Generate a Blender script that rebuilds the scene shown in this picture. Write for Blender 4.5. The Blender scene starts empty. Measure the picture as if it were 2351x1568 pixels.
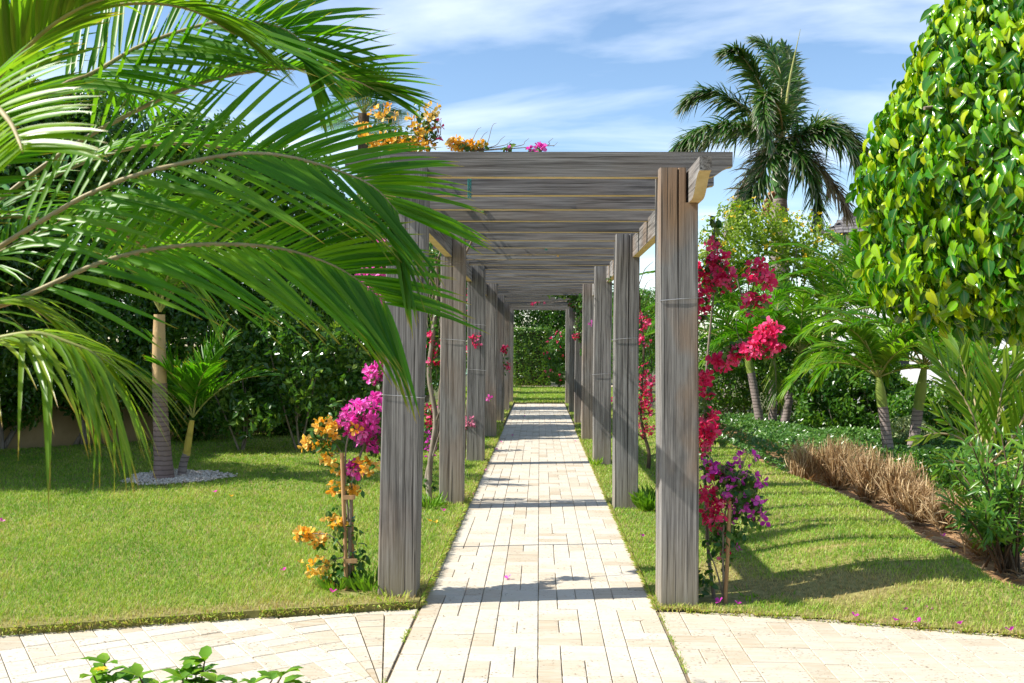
import bpy, math, random
import numpy as np
from mathutils import Matrix, Vector

rng = np.random.default_rng(11)
random.seed(5)
sc = bpy.context.scene
col = sc.collection
R = math.radians

# ------------------------------------------------------------------ camera
# frame units used below: 2351 x 1568 (the photograph's proportions)
FPX, CX, CY = 2204.0, 1175.5, 784.0
CAM = np.array([0.0, 0.0, 1.68])
CM = (Matrix.Rotation(R(1.65), 3, 'Z') @ Matrix.Rotation(R(90.364), 3, 'X') @ Matrix.Rotation(R(0.3), 3, 'Z'))
CMN = np.array(CM)
cd = bpy.data.cameras.new('camera')
cam = bpy.data.objects.new('camera', cd)
col.objects.link(cam)
cam.matrix_world = Matrix.Translation(CAM.tolist()) @ CM.to_4x4()
cd.sensor_width = 36.0
cd.lens = 36.0 * FPX / 2351.0
cd.clip_start, cd.clip_end = 0.05, 600.0
cd.dof.use_dof = True
cd.dof.focus_distance = 8.0
cd.dof.aperture_fstop = 9.0
sc.camera = cam

# ------------------------------------------------------------------ sky, sun, exposure
SUN_TO = np.array([-1.0, -0.17, 1.06]); SUN_TO /= np.linalg.norm(SUN_TO)
w = bpy.data.worlds.new('World'); sc.world = w; w.use_nodes = True
nt = w.node_tree; nt.nodes.clear()
def wn(t, **k):
    n = nt.nodes.new(t)
    for a, b in k.items(): setattr(n, a, b)
    return n
sky = wn('ShaderNodeTexSky', sky_type='NISHITA', sun_disc=False)
sky.sun_elevation = math.asin(SUN_TO[2]); sky.sun_rotation = math.atan2(SUN_TO[0], SUN_TO[1])
sky.air_density = 1.0; sky.dust_density = 0.3; sky.ozone_density = 1.2; sky.altitude = 0
tc = wn('ShaderNodeTexCoord'); sep = wn('ShaderNodeSeparateXYZ'); nt.links.new(tc.outputs['Generated'], sep.inputs[0])
add = wn('ShaderNodeMath', operation='ADD'); add.inputs[1].default_value = 0.12; nt.links.new(sep.outputs['Z'], add.inputs[0])
mx_ = wn('ShaderNodeMath', operation='MAXIMUM'); mx_.inputs[1].default_value = 0.05; nt.links.new(add.outputs[0], mx_.inputs[0])
dx = wn('ShaderNodeMath', operation='DIVIDE'); nt.links.new(sep.outputs['X'], dx.inputs[0]); nt.links.new(mx_.outputs[0], dx.inputs[1])
dy = wn('ShaderNodeMath', operation='DIVIDE'); nt.links.new(sep.outputs['Y'], dy.inputs[0]); nt.links.new(mx_.outputs[0], dy.inputs[1])
cmb = wn('ShaderNodeCombineXYZ'); nt.links.new(dx.outputs[0], cmb.inputs[0]); nt.links.new(dy.outputs[0], cmb.inputs[1])
mp = wn('ShaderNodeMapping'); mp.inputs['Location'].default_value = (0.35, 1.15, 0.0); mp.inputs['Rotation'].default_value = (0, 0, R(-12)); mp.inputs['Scale'].default_value = (0.55, 1.35, 1)
nt.links.new(cmb.outputs[0], mp.inputs[0])
nz = wn('ShaderNodeTexNoise'); nz.inputs['Scale'].default_value = 1.1; nz.inputs['Detail'].default_value = 9; nz.inputs['Roughness'].default_value = 0.52; nz.inputs['Distortion'].default_value = 0.5
nt.links.new(mp.outputs[0], nz.inputs['Vector'])
cr_ = wn('ShaderNodeValToRGB'); cr_.color_ramp.elements[0].position = 0.46; cr_.color_ramp.elements[1].position = 0.74
cr_.color_ramp.elements[0].color = (0, 0, 0, 1); cr_.color_ramp.elements[1].color = (0.85, 0.85, 0.85, 1)
nt.links.new(nz.outputs[0], cr_.inputs[0])
hs = wn('ShaderNodeHueSaturation'); hs.inputs['Saturation'].default_value = 1.08; hs.inputs['Value'].default_value = 1.0
nt.links.new(sky.outputs[0], hs.inputs['Color'])
mix = wn('ShaderNodeMix', data_type='RGBA'); nt.links.new(cr_.outputs[0], mix.inputs[0])
nt.links.new(hs.outputs[0], mix.inputs[6]); mix.inputs[7].default_value = (7.6, 8.0, 8.6, 1)
bg = wn('ShaderNodeBackground'); bg.inputs['Strength'].default_value = 0.119
nt.links.new(mix.outputs[2], bg.inputs['Color'])
wo = wn('ShaderNodeOutputWorld'); nt.links.new(bg.outputs[0], wo.inputs[0])

sl = bpy.data.lights.new('sun', 'SUN'); sl.energy = 5.0; sl.angle = R(0.5); sl.color = (1.0, 0.955, 0.87)
so = bpy.data.objects.new('sun', sl); col.objects.link(so)
so.rotation_euler = Vector((-SUN_TO).tolist()).to_track_quat('-Z', 'Y').to_euler()
so.location = (-12, -4, 16)
sc.view_settings.view_transform = 'Standard'; sc.view_settings.look = 'None'
sc.view_settings.exposure = 0.8; sc.view_settings.gamma = 1.0; sc.view_settings.use_curve_mapping = False
sc.cycles.max_bounces = 7; sc.cycles.diffuse_bounces = 3; sc.cycles.glossy_bounces = 3; sc.cycles.transmission_bounces = 5
sc.cycles.transparent_max_bounces = 4; sc.cycles.use_denoising = True; sc.cycles.caustics_reflective = False; sc.cycles.caustics_refractive = False

# ------------------------------------------------------------------ helpers
def P(x, y, Y):
    d = CMN @ np.array([(x - CX) / FPX, -(y - CY) / FPX, -1.0])
    return CAM + d * ((Y - CAM[1]) / d[1])
def G(x, y, z=0.0):
    d = CMN @ np.array([(x - CX) / FPX, -(y - CY) / FPX, -1.0])
    return CAM + d * ((z - CAM[2]) / d[2])
def proj(p):
    q = (np.atleast_2d(p) - CAM) @ CMN
    return CX + FPX * q[:, 0] / -q[:, 2], CY - FPX * q[:, 1] / -q[:, 2], -q[:, 2]
def nrm(a):
    a = np.asarray(a, float)
    return a / np.maximum(np.linalg.norm(a, axis=-1, keepdims=True), 1e-9)
def cr(pts, n):
    p = np.asarray(pts, float)
    if len(p) == 2: return p[0] + np.linspace(0, 1, n)[:, None] * (p[1] - p[0])
    q = np.vstack([2 * p[0] - p[1], p, 2 * p[-1] - p[-2]])
    u = np.linspace(0, len(p) - 1 - 1e-6, n); i = u.astype(int); f = (u - i)[:, None]
    a, b, c, d = q[i], q[i + 1], q[i + 2], q[i + 3]
    return 0.5 * (2 * b + (c - a) * f + (2 * a - 5 * b + 4 * c - d) * f ** 2 + (3 * b - a - 3 * c + d) * f ** 3)
def wob(p, k=1.0, s=0.0):
    p = np.asarray(p, float) * k
    return (np.sin(p[..., 0] * 1.7 + p[..., 1] * 1.1 + s) + np.sin(p[..., 1] * 2.3 - p[..., 2] * 1.9 + s * 1.7) + np.sin(p[..., 2] * 2.9 + p[..., 0] * 2.1 + s * .6)
            + 0.6 * np.sin(p[..., 0] * 5.1 - p[..., 2] * 4.3 + s) + 0.6 * np.sin(p[..., 1] * 5.7 + p[..., 0] * 3.1 - s)) / 4.2

class MB:
    def __init__(s): s.v = []; s.f = []; s.n = 0; s.r = []; s.t = []
    def add(s, v, f, r=0.5, t=0.0, m=0, sm=False):
        v = np.asarray(v, float).reshape(-1, 3)
        s.f.append((np.asarray(f, int) + s.n, m, sm)); s.v.append(v); s.n += len(v)
        s.r.append(np.broadcast_to(np.asarray(r, float), (len(v),))); s.t.append(np.broadcast_to(np.asarray(t, float), (len(v),)))
    def mesh(s, name, mats):
        me = bpy.data.meshes.new(name)
        V = np.vstack(s.v); me.vertices.add(len(V)); me.vertices.foreach_set('co', V.astype(np.float32).ravel())
        li = np.concatenate([f.ravel() for f, m, k in s.f]); lt = np.concatenate([np.full(len(f), f.shape[1]) for f, m, k in s.f])
        me.loops.add(len(li)); me.loops.foreach_set('vertex_index', li.astype(np.int32))
        me.polygons.add(len(lt)); me.polygons.foreach_set('loop_start', (np.cumsum(lt) - lt).astype(np.int32))
        me.polygons.foreach_set('material_index', np.concatenate([np.full(len(f), m) for f, m, k in s.f]).astype(np.int32))
        me.polygons.foreach_set('use_smooth', np.concatenate([np.full(len(f), k) for f, m, k in s.f]).astype(bool))
        for nm, a in (('rnd', s.r), ('tt', s.t)):
            at = me.attributes.new(nm, 'FLOAT', 'POINT'); at.data.foreach_set('value', np.concatenate(a).astype(np.float32))
        me.update(calc_edges=True)
        for m in (mats if isinstance(mats, (list, tuple)) else [mats]): me.materials.append(m)
        return me
    def build(s, name, mats, parent=None, kind=None):
        return link(name, s.mesh(name, mats), parent, kind)
def link(name, me, parent=None, kind=None):
    o = bpy.data.objects.new(name, me); col.objects.link(o)
    if parent is not None: o.parent = parent
    if kind: o['kind'] = kind
    return o
def tag(o, label, cat, group=None):
    o['label'] = label; o['category'] = cat
    if group: o['group'] = group
    return o
def thing(name, label, cat, loc=(0, 0, 0), group=None):
    # the Empty marks the thing's base; its parts are built in world coordinates
    o = bpy.data.objects.new(name, None); col.objects.link(o); o.empty_display_size = 0.1
    o.location = [float(a) for a in loc]
    return tag(o, label, cat, group)
def rebase(o, root):
    o.parent = root; o.matrix_parent_inverse = Matrix.Translation(-Vector(root.location))
    return o

def tube(mb, pts, rad, sides=8, m=0, r=0.5, n=None, t=None):
    p = np.asarray(pts, float) if n is None else cr(pts, n)
    k = len(p); rad = np.interp(np.linspace(0, 1, k), np.linspace(0, 1, len(np.atleast_1d(rad))), np.atleast_1d(rad))
    T = nrm(np.gradient(p, axis=0)); ref = np.array([1., 0, 0]) if abs(T[:, 0]).mean() < .8 else np.array([0, 1., 0])
    A = nrm(np.cross(T, ref)); B = np.cross(T, A)
    th = np.linspace(0, 2 * math.pi, sides, endpoint=False)
    V = p[:, None] + rad[:, None, None] * (np.cos(th)[None, :, None] * A[:, None] + np.sin(th)[None, :, None] * B[:, None])
    i = np.arange(k - 1)[:, None]; j = np.arange(sides)[None]; j2 = (j + 1) % sides
    f = np.stack([i * sides + j, i * sides + j2, (i + 1) * sides + j2, (i + 1) * sides + j], -1).reshape(-1, 4)
    tv = np.repeat(np.linspace(0, 1, k), sides) if t is None else t
    mb.add(V.reshape(-1, 3), f, r, tv, m, True)
    mb.add(V[-1], np.arange(sides)[None], r, 1, m)
def inst(mb, base, M, T, r, m=0, sm=False):
    bv, bf, bt = base
    N = len(T); V = np.einsum('nij,vj->nvi', M, bv) + T[:, None]
    nv = len(bv); F = (bf[None] + (np.arange(N) * nv)[:, None, None]).reshape(-1, bf.shape[1])
    mb.add(V.reshape(-1, 3), F, np.repeat(r, nv), np.tile(bt, N), m, sm)
def frames(along, normal, scale):
    a = nrm(along); n = normal - (normal * a).sum(-1, keepdims=True) * a; n = nrm(n); b = np.cross(n, a)
    return np.stack([a, b, n], -1) * np.asarray(scale, float).reshape(-1, 1, 1)
def rdir(n):
    return nrm(rng.normal(size=(n, 3)))
LEAF8 = (np.array([(0, 0, 0), (.35, .27, .07), (.35, 0, 0), (.35, -.27, .07), (.72, .2, .02), (.72, 0, -.05), (.72, -.2, .02), (1, 0, -.14)], float),
         np.array([(0, 2, 1), (0, 3, 2), (1, 2, 5), (1, 5, 4), (2, 3, 6), (2, 6, 5), (4, 5, 7), (5, 6, 7)]), np.array([0, .35, .35, .35, .7, .7, .7, 1.]))
LEAF2 = (np.array([(0, 0, 0), (.45, .26, .06), (1, 0, -.08), (.45, -.26, .06)], float), np.array([(0, 2, 1), (0, 3, 2)]), np.array([0, .5, 1, .5]))
LANCE = (np.array([(0, 0, 0), (.3, .08, .02), (.3, 0, 0), (.3, -.08, .02), (.7, .07, 0), (.7, 0, -.03), (.7, -.07, 0), (1, 0, -.14)], float), LEAF8[1], LEAF8[2])
def _trio():
    v, f, t = [], [], []
    for k in range(3):
        a = k * 2.0944; c, s = math.cos(a), math.sin(a)
        for x, y, z in [(.04, 0, 0), (.34, .36, .34), (.34, -.36, .34), (.38, 0, .22), (.74, .36, .64), (.74, -.36, .64), (.78, 0, .5), (1.0, 0, .6)]:
            v.append((c * x - s * y, s * x + c * y, z)); t.append(x)
        b = 8 * k; f += [(b + i, b + j, b + q) for i, j, q in ((0, 3, 1), (0, 2, 3), (1, 3, 6), (1, 6, 4), (3, 2, 5), (3, 5, 6), (4, 6, 7), (6, 5, 7))]
    return np.array(v), np.array(f), np.array(t)
TRIO = _trio()

def polyprism(mb, poly, axis, a, b, m=0, r=.5):
    """closed profile (two coordinates) pushed along the axis from a to b"""
    poly = np.asarray(poly, float); n = len(poly)
    def put(c):
        q = np.zeros((n, 3)); o = [i for i in range(3) if i != axis]; q[:, o[0]] = poly[:, 0]; q[:, o[1]] = poly[:, 1]; q[:, axis] = c; return q
    V = np.vstack([put(a), put(b)]); i = np.arange(n); j = (i + 1) % n
    flip = (axis == 1)
    side = np.stack([i, j, j + n, i + n], -1)
    area = 0.5 * np.sum(poly[i, 0] * poly[j, 1] - poly[j, 0] * poly[i, 1])
    s = (area > 0) != flip
    mb.add(V, side if s else side[:, ::-1], r, 0, m)
    mb.f.append(((np.arange(n)[::-1] if s else np.arange(n))[None] + mb.n - 2 * n, m, False))
    mb.f.append(((np.arange(n) if s else np.arange(n)[::-1])[None] + mb.n - n, m, False))
def box(mb, lo, hi, m=0, r=.5):
    x0, y0, z0 = lo; x1, y1, z1 = hi
    V = [(x0, y0, z0), (x1, y0, z0), (x1, y1, z0), (x0, y1, z0), (x0, y0, z1), (x1, y0, z1), (x1, y1, z1), (x0, y1, z1)]
    mb.add(V, [(0, 3, 2, 1), (4, 5, 6, 7), (0, 1, 5, 4), (1, 2, 6, 5), (2, 3, 7, 6), (3, 0, 4, 7)], r, 0, m)
def inpoly(x, y, poly):
    c = np.zeros(len(x), bool); j = len(poly) - 1
    for i in range(len(poly)):
        xi, yi = poly[i][:2]; xj, yj = poly[j][:2]
        c ^= ((yi > y) != (yj > y)) & (x < (xj - xi) * (y - yi) / (yj - yi + 1e-12) + xi); j = i
    return c

# ------------------------------------------------------------------ materials
class NT:
    def __init__(s, name):
        s.m = bpy.data.materials.new(name); s.m.use_nodes = True; s.t = s.m.node_tree; s.t.nodes.clear()
        s.out = s.n('ShaderNodeOutputMaterial')
    def n(s, ty, **k):
        x = s.t.nodes.new(ty)
        for a, b in k.items(): setattr(x, a, b)
        return x
    def l(s, a, b): s.t.links.new(a, b)
    def attr(s, nm): return s.n('ShaderNodeAttribute', attribute_name=nm).outputs['Fac']
    def math(s, op, a, b=None, clamp=False):
        x = s.n('ShaderNodeMath', operation=op, use_clamp=clamp)
        for i, v in enumerate((a, b)):
            if v is None: continue
            if isinstance(v, (int, float)): x.inputs[i].default_value = v
            else: s.l(v, x.inputs[i])
        return x.outputs[0]
    def ramp(s, fac, stops):
        x = s.n('ShaderNodeValToRGB'); e = x.color_ramp.elements
        while len(e) < len(stops): e.new(0.5)
        for i, (p, c) in enumerate(stops):
            e[i].position = p; e[i].color = (*c, 1) if len(c) == 3 else c
        s.l(fac, x.inputs[0]); return x.outputs[0]
    def mix(s, fac, a, b, blend='MIX'):
        x = s.n('ShaderNodeMix', data_type='RGBA', blend_type=blend)
        for i, v in ((0, fac), (6, a), (7, b)):
            if isinstance(v, (int, float)): x.inputs[i].default_value = v
            elif isinstance(v, tuple): x.inputs[i].default_value = (*v, 1)
            else: s.l(v, x.inputs[i])
        return x.outputs[2]
    def noise(s, scale, detail=4, rough=.55, vec=None, dist=0.0):
        x = s.n('ShaderNodeTexNoise'); x.inputs['Scale'].default_value = scale; x.inputs['Detail'].default_value = detail
        x.inputs['Roughness'].default_value = rough; x.inputs['Distortion'].default_value = dist
        if vec is not None: s.l(vec, x.inputs['Vector'])
        return x.outputs[0]
    def coord(s, kind='Object', scale=(1, 1, 1)):
        v = s.n('ShaderNodeNewGeometry').outputs['Position'] if kind == 'World' else s.n('ShaderNodeTexCoord').outputs[kind]
        x = s.n('ShaderNodeMapping'); x.inputs['Scale'].default_value = scale; s.l(v, x.inputs[0]); return x.outputs[0]
    def bump(s, h, strength=.4, dist=.01):
        x = s.n('ShaderNodeBump'); x.inputs['Strength'].default_value = strength; x.inputs['Distance'].default_value = dist; s.l(h, x.inputs['Height']); return x.outputs[0]
    def pbr(s, colr, rough=.6, bump=None, spec=.5):
        x = s.n('ShaderNodeBsdfPrincipled')
        if isinstance(colr, tuple): x.inputs['Base Color'].default_value = (*colr, 1)
        else: s.l(colr, x.inputs['Base Color'])
        if isinstance(rough, (int, float)): x.inputs['Roughness'].default_value = rough
        else: s.l(rough, x.inputs['Roughness'])
        x.inputs['Specular IOR Level'].default_value = spec
        if bump is not None: s.l(bump, x.inputs['Normal'])
        return x
    def done(s, sh):
        s.l(sh if not hasattr(sh, 'outputs') else sh.outputs[0], s.out.inputs[0]); return s.m

def leafmat(name, stops, trans=.4, rough=.4, tip=None, tipat=.86, tcol=None, spec=.5, tint=(1.25, 1.35, .6)):
    k = NT(name)
    oi = k.n('ShaderNodeObjectInfo').outputs['Random']
    f = k.math('FRACT', k.math('ADD', k.attr('rnd'), k.math('MULTIPLY', oi, .999)))
    f2 = k.attr('rnd')
    c = k.ramp(f2, stops)
    if tip:
        g = k.math('MULTIPLY', k.math('SUBTRACT', k.attr('tt'), tipat), 1 / (1.001 - tipat), True)
        c = k.mix(g, c, tip)
    p = k.pbr(c, rough, spec=spec)
    tr = k.n('ShaderNodeBsdfTranslucent'); k.l(k.mix(1.0, c, tuple(tint), 'MULTIPLY'), tr.inputs[0])
    ms = k.n('ShaderNodeMixShader'); ms.inputs[0].default_value = trans
    k.l(p.outputs[0], ms.inputs[1]); k.l(tr.outputs[0], ms.inputs[2])
    return k.done(ms)
def leafmat_obj(name, stops, trans, rough, spec=.5, tint=(1.25, 1.35, .6)):
    """leaves that are objects of their own take their tint from the object"""
    k = NT(name)
    c = k.ramp(k.math('FRACT', k.math('ADD', k.attr('rnd'), k.n('ShaderNodeObjectInfo').outputs['Random'])), stops)
    vein = k.math('LESS_THAN', k.math('ABSOLUTE', k.attr('tt')), .03)
    c = k.mix(k.math('MULTIPLY', vein, .45), c, (.28, .36, .06))
    p = k.pbr(c, rough, spec=spec)
    tr = k.n('ShaderNodeBsdfTranslucent'); k.l(k.mix(1.0, c, tint, 'MULTIPLY'), tr.inputs[0])
    ms = k.n('ShaderNodeMixShader'); ms.inputs[0].default_value = trans
    k.l(p.outputs[0], ms.inputs[1]); k.l(tr.outputs[0], ms.inputs[2])
    return k.done(ms)

def woodmat(name, axis, warm=.25, dark=1.0):
    k = NT(name)
    s = [38., 38., 38.]; s[axis] = 1.0
    s2 = [150., 150., 150.]; s2[axis] = 2.2
    vec = k.coord('Object'); oi = k.n('ShaderNodeObjectInfo').outputs['Random']
    off = k.n('ShaderNodeVectorMath', operation='ADD'); k.l(vec, off.inputs[0])
    cx = k.n('ShaderNodeCombineXYZ')
    for i in range(3): k.l(k.math('MULTIPLY', oi, 17.3 + 5 * i), cx.inputs[i])
    k.l(cx.outputs[0], off.inputs[1])
    def sv(sc_):
        m = k.n('ShaderNodeMapping'); m.inputs['Scale'].default_value = sc_; k.l(off.outputs[0], m.inputs[0]); return m.outputs[0]
    g1 = k.noise(1.0, 6, .6, sv(s), .6); g2 = k.noise(1.0, 3, .7, sv(s2)); big = k.noise(2.1, 3, .5, sv((1, 1, .6)))
    v = k.math('ADD', k.math('MULTIPLY', g1, .5), k.math('MULTIPLY', g2, .5))
    c = k.ramp(v, [(.33, (.03 * dark, .028 * dark, .026 * dark)), (.44, (.14 * dark, .132 * dark, .125 * dark)), (.55, (.27 * dark, .258 * dark, .245 * dark)), (.70, (.41 * dark, .40 * dark, .38 * dark))])
    wm = k.ramp(k.math('ADD', big, k.math('MULTIPLY', k.math('SUBTRACT', oi, .5), .22)), [(.5, (0, 0, 0)), (.68, (warm, warm, warm))])
    c = k.mix(wm, c, k.mix(v, (.12, .07, .04), (.40, .27, .17)))
    st = k.noise(1.0, 5, .65, sv([6 if i != axis else 1.3 for i in range(3)]))
    c = k.mix(k.ramp(st, [(.56, (0, 0, 0)), (.7, (.55, .55, .55))]), c, (.075, .072, .07))
    c = k.mix(1.0, c, k.ramp(k.math('FRACT', k.math('MULTIPLY', oi, 5.7)), [(0, (.74, .73, .72)), (.5, (1, 1, 1)), (1, (1.0, .95, .9))]), 'MULTIPLY')
    if axis == 2:
        z = k.n('ShaderNodeSeparateXYZ'); k.l(vec, z.inputs[0])
        foot = k.math('MULTIPLY', k.math('SUBTRACT', .55, z.outputs[2]), 1.6, True)
        c = k.mix(k.math('MULTIPLY', foot, k.math('MULTIPLY', st, .8)), c, (.36, .29, .17))
    ck = k.ramp(k.noise(1.0, 2, .5, sv([75. if i != axis else .8 for i in range(3)]), .3), [(.63, (0, 0, 0)), (.67, (.85, .85, .85))])
    c = k.mix(ck, c, (.022, .02, .018))
    bm = k.bump(k.math('SUBTRACT', v, ck), .6, .006)
    return k.done(k.pbr(c, .85, bm, .25))
def plainmat(name, stops, scale, rough=.85, bstr=.3, bdist=.01, detail=6, coord='World', sc3=(1, 1, 1), spec=.3):
    k = NT(name); n = k.noise(scale, detail, .6, k.coord(coord, sc3)); c = k.ramp(n, stops)
    return k.done(k.pbr(c, rough, k.bump(n, bstr, bdist), spec))
def trunkmat(name, c1, c2, freq=26, ring=.6):
    k = NT(name); v = k.coord('World'); z = k.n('ShaderNodeSeparateXYZ'); k.l(v, z.inputs[0])
    n = k.noise(7, 5, .6, v); n2 = k.noise(40, 3, .6, k.coord('World', (1, 1, .25)))
    wv = k.math('SINE', k.math('ADD', k.math('MULTIPLY', z.outputs[2], freq * 6.283), k.math('MULTIPLY', n, 5.0)))
    rg = k.ramp(wv, [(.55, (0, 0, 0)), (.95, (1, 1, 1))])
    c = k.mix(k.math('ADD', k.math('MULTIPLY', n, .7), k.math('MULTIPLY', n2, .4)), c1, c2)
    c = k.mix(k.math('MULTIPLY', rg, ring), c, tuple(a * .45 for a in c1))
    return k.done(k.pbr(c, .7, k.bump(k.math('SUBTRACT', n2, k.math('MULTIPLY', rg, .8)), .6, .008), .3))
def travertine(name='travertine', tan=0.0):
    k = NT(name); oi = k.n('ShaderNodeObjectInfo').outputs['Random']
    f = k.math('FRACT', k.math('ADD', k.attr('rnd'), k.math('MULTIPLY', oi, 7.13)))
    v = k.coord('World'); warm = k.attr('tt')
    band = k.noise(1, 4, .6, k.coord('World', (5, 34, 5)), .4); bl = k.noise(9, 5, .6, v)
    c = k.ramp(f, [(0, (.53, .475, .375)), (.4, (.56, .505, .41)), (.72, (.51, .44, .335)), (.9, (.45, .375, .27)), (1, (.40, .32, .215))])
    if tan: c = k.mix(tan, c, (.40, .32, .215))
    c = k.mix(k.ramp(band, [(.35, (.0, .0, .0)), (.7, (.5, .5, .5))]), c, (.60, .56, .48))
    c = k.mix(k.ramp(bl, [(.5, (0, 0, 0)), (.75, (.45, .45, .45))]), c, (.50, .40, .27))
    pit = k.noise(62, 2, .5, k.coord('World', (.7, 1.3, 1))); zone = k.noise(5.5, 2, .5, v)
    pf = k.math('MULTIPLY', k.ramp(pit, [(.615, (0, 0, 0)), (.655, (1, 1, 1))]), k.ramp(zone, [(.42, (.05, .05, .05)), (.58, (1, 1, 1))]))
    c = k.mix(pf, c, (.20, .145, .09))
    b = k.bump(k.math('SUBTRACT', k.math('MULTIPLY', band, .25), pf), .5, .004)
    return k.done(k.pbr(c, .62, b, .4))
M_TRAV = travertine()
M_TRAV2 = travertine('travertine_tan', .38)
M_SOIL = plainmat('soil', [(.3, (.20, .105, .045)), (.5, (.33, .19, .09)), (.75, (.46, .29, .15))], 9, .95, .7, .02, 9)
M_SAND = plainmat('joint_sand', [(.3, (.17, .13, .085)), (.7, (.33, .26, .17))], 40, .95, .5, .006)
M_THATCH = plainmat('lawn_thatch', [(.3, (.12, .10, .03)), (.5, (.22, .20, .06)), (.75, (.32, .28, .11))], 22, .95, .6, .015, 8)
M_GROUND = plainmat('far_ground', [(.3, (.06, .07, .025)), (.7, (.12, .12, .045))], 1.5, .95, .4, .02)
M_WALLB = plainmat('beige_render', [(.3, (.42, .30, .14)), (.6, (.52, .38, .19)), (.8, (.44, .31, .15))], 3, .9, .3, .006)
M_WHITE = plainmat('white_render', [(.3, (.76, .76, .75)), (.7, (.84, .84, .83))], 2, .8, .15, .004)
M_COURT = plainmat('court_green', [(.3, (.16, .26, .17)), (.7, (.22, .32, .21))], 3, .8, .1, .004)
W_POST = woodmat('weathered_post', 2, .35)
W_POSTB = woodmat('brown_weathered_post', 2, 1.0, .92)
W_RAFT = woodmat('weathered_rafter', 0, .12, .86)
W_TAN = plainmat('bounce_tan_wood', [(.3, (.56, .43, .21)), (.7, (.72, .58, .33))], 14, .8, .2, .004, 5)  # less weathered tan underside; warm bounce off the path painted into its colour
W_HEAD = woodmat('weathered_header', 1, .5, 1.15)

# ------------------------------------------------------------------ ground, paths, lawns
mb = MB(); mb.add([(-150, -60, -.06), (150, -60, -.06), (150, 220, -.06), (-150, 220, -.06)], [(0, 1, 2, 3)]); mb.build('ground', M_GROUND, kind='structure')
PX0, PX1, SW = -.755, .755, .3775
def slab(name, poly, z, mat, skirt=.14, label=None):
    mb = MB(); p = np.array([(x, y) for x, y in poly], float); n = len(p)
    mb.add(np.c_[p, np.full(n, z)], np.arange(n)[None]); V = np.vstack([np.c_[p, np.full(n, z)], np.c_[p, np.full(n, z - skirt)]])
    i = np.arange(n); j = (i + 1) % n; mb.add(V, np.stack([i, i + n, j + n, j], -1)); return mb.build(name, mat, kind='structure')
LAWN_L = [(-.77, 6.17), (-.77, 29.0), (-.77, 41), (-3.0, 41), (-3.3, 22), (-4.1, 18.9), (-6.0, 17.0), (-8.3, 14.75), (-13, 11.2), (-13, 3.2), (-8.0, 4.25), (-5, 4.95), (-3.1, 5.47), (-1.9, 5.86)]
LAWN_R = [(.77, 29), (.77, 6.2), (1.6, 6.04), (2.87, 5.70), (4.4, 5.28), (7.2, 4.3), (7.2, 5.2), (3.9, 5.85), (3.3, 6.5), (3.26, 7.6), (3.38, 8.6), (3.33, 10.2), (3.16, 12.2), (3.2, 15.3), (3.1, 17.6), (3.0, 22), (3.2, 29)]
LAWN_E = [(-.785, 29.02), (3.2, 29.02), (4.2, 34), (3.0, 41), (-.785, 41)]
lawn_l = slab('lawn', LAWN_L, .045, M_THATCH)
def sstep(t): t = np.clip(t, 0, 1); return t * t * (3 - 2 * t)
def zR(X, Y):
    # the bed-side lawn swells gently and drops away at the soil edge
    X = np.asarray(X, float); Y = np.asarray(Y, float)
    xe = np.interp(Y, [4.3, 5.2, 5.85, 6.5, 7.6, 8.6, 10.2, 12.2, 15.3, 17.6, 22, 29], [7.2, 7.2, 3.9, 3.3, 3.26, 3.38, 3.33, 3.16, 3.2, 3.1, 3.0, 3.2]); ye = np.interp(X, [.77, 1.6, 2.87, 4.4, 7.2], [6.2, 6.04, 5.7, 5.28, 4.3])
    b = .012 + .20 * sstep((X - 1.1) / 1.4) * sstep((Y - ye) / 1.3)
    return -.035 + (b + .035) * sstep((xe - X) / .34)
xs_ = np.linspace(.77, 7.2, 90); ys_ = np.r_[np.linspace(4.3, 9, 80), np.linspace(9.1, 29, 80)]; XX, YY = np.meshgrid(xs_, ys_, indexing='ij'); ok = inpoly(XX.ravel(), YY.ravel(), np.array(LAWN_R) + [0, 0]).reshape(XX.shape)
ok[0] = YY[0] > 6.2
mb = MB(); idx = np.arange(XX.size).reshape(XX.shape); q = np.stack([idx[:-1, :-1], idx[1:, :-1], idx[1:, 1:], idx[:-1, 1:]], -1).reshape(-1, 4); kq = (ok[:-1, :-1].astype(int) + ok[1:, :-1] + ok[1:, 1:] + ok[:-1, 1:]).reshape(-1) >= 3
mb.add(np.c_[XX.ravel(), YY.ravel(), zR(XX.ravel(), YY.ravel())], q[kq], .5, 0, 0, True); lawn_r = mb.build('lawn', M_THATCH, kind='structure')
lawn_e = slab('lawn', LAWN_E, .02, M_THATCH)
slab('planting_bed', [(3.0, 22.5), (2.98, 5.9), (7.5, 4.8), (22, 4.8), (22, 25), (3.0, 25)], -.03, M_SOIL, .05)
slab('planting_bed', [(-6, -.5), (.3, -.5), (.1, 2.6), (-.5, 3.75), (-1.4, 4.0), (-3.0, 3.6), (-6, 3.0)], .02, M_SOIL, .08)
slab('court', [(-30, 20), (-4.6, 20), (-4.6, 75), (-30, 75)], .0, M_COURT, .05)
# sandy margin in front of the far shrubs
slab('sand_strip', [(-2.4, 41), (3.6, 41), (3.6, 42.6), (-2.4, 42.6)], .03, plainmat('pale_sand', [(.3, (.5, .38, .24)), (.7, (.66, .53, .36))], 6), .08)

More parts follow.
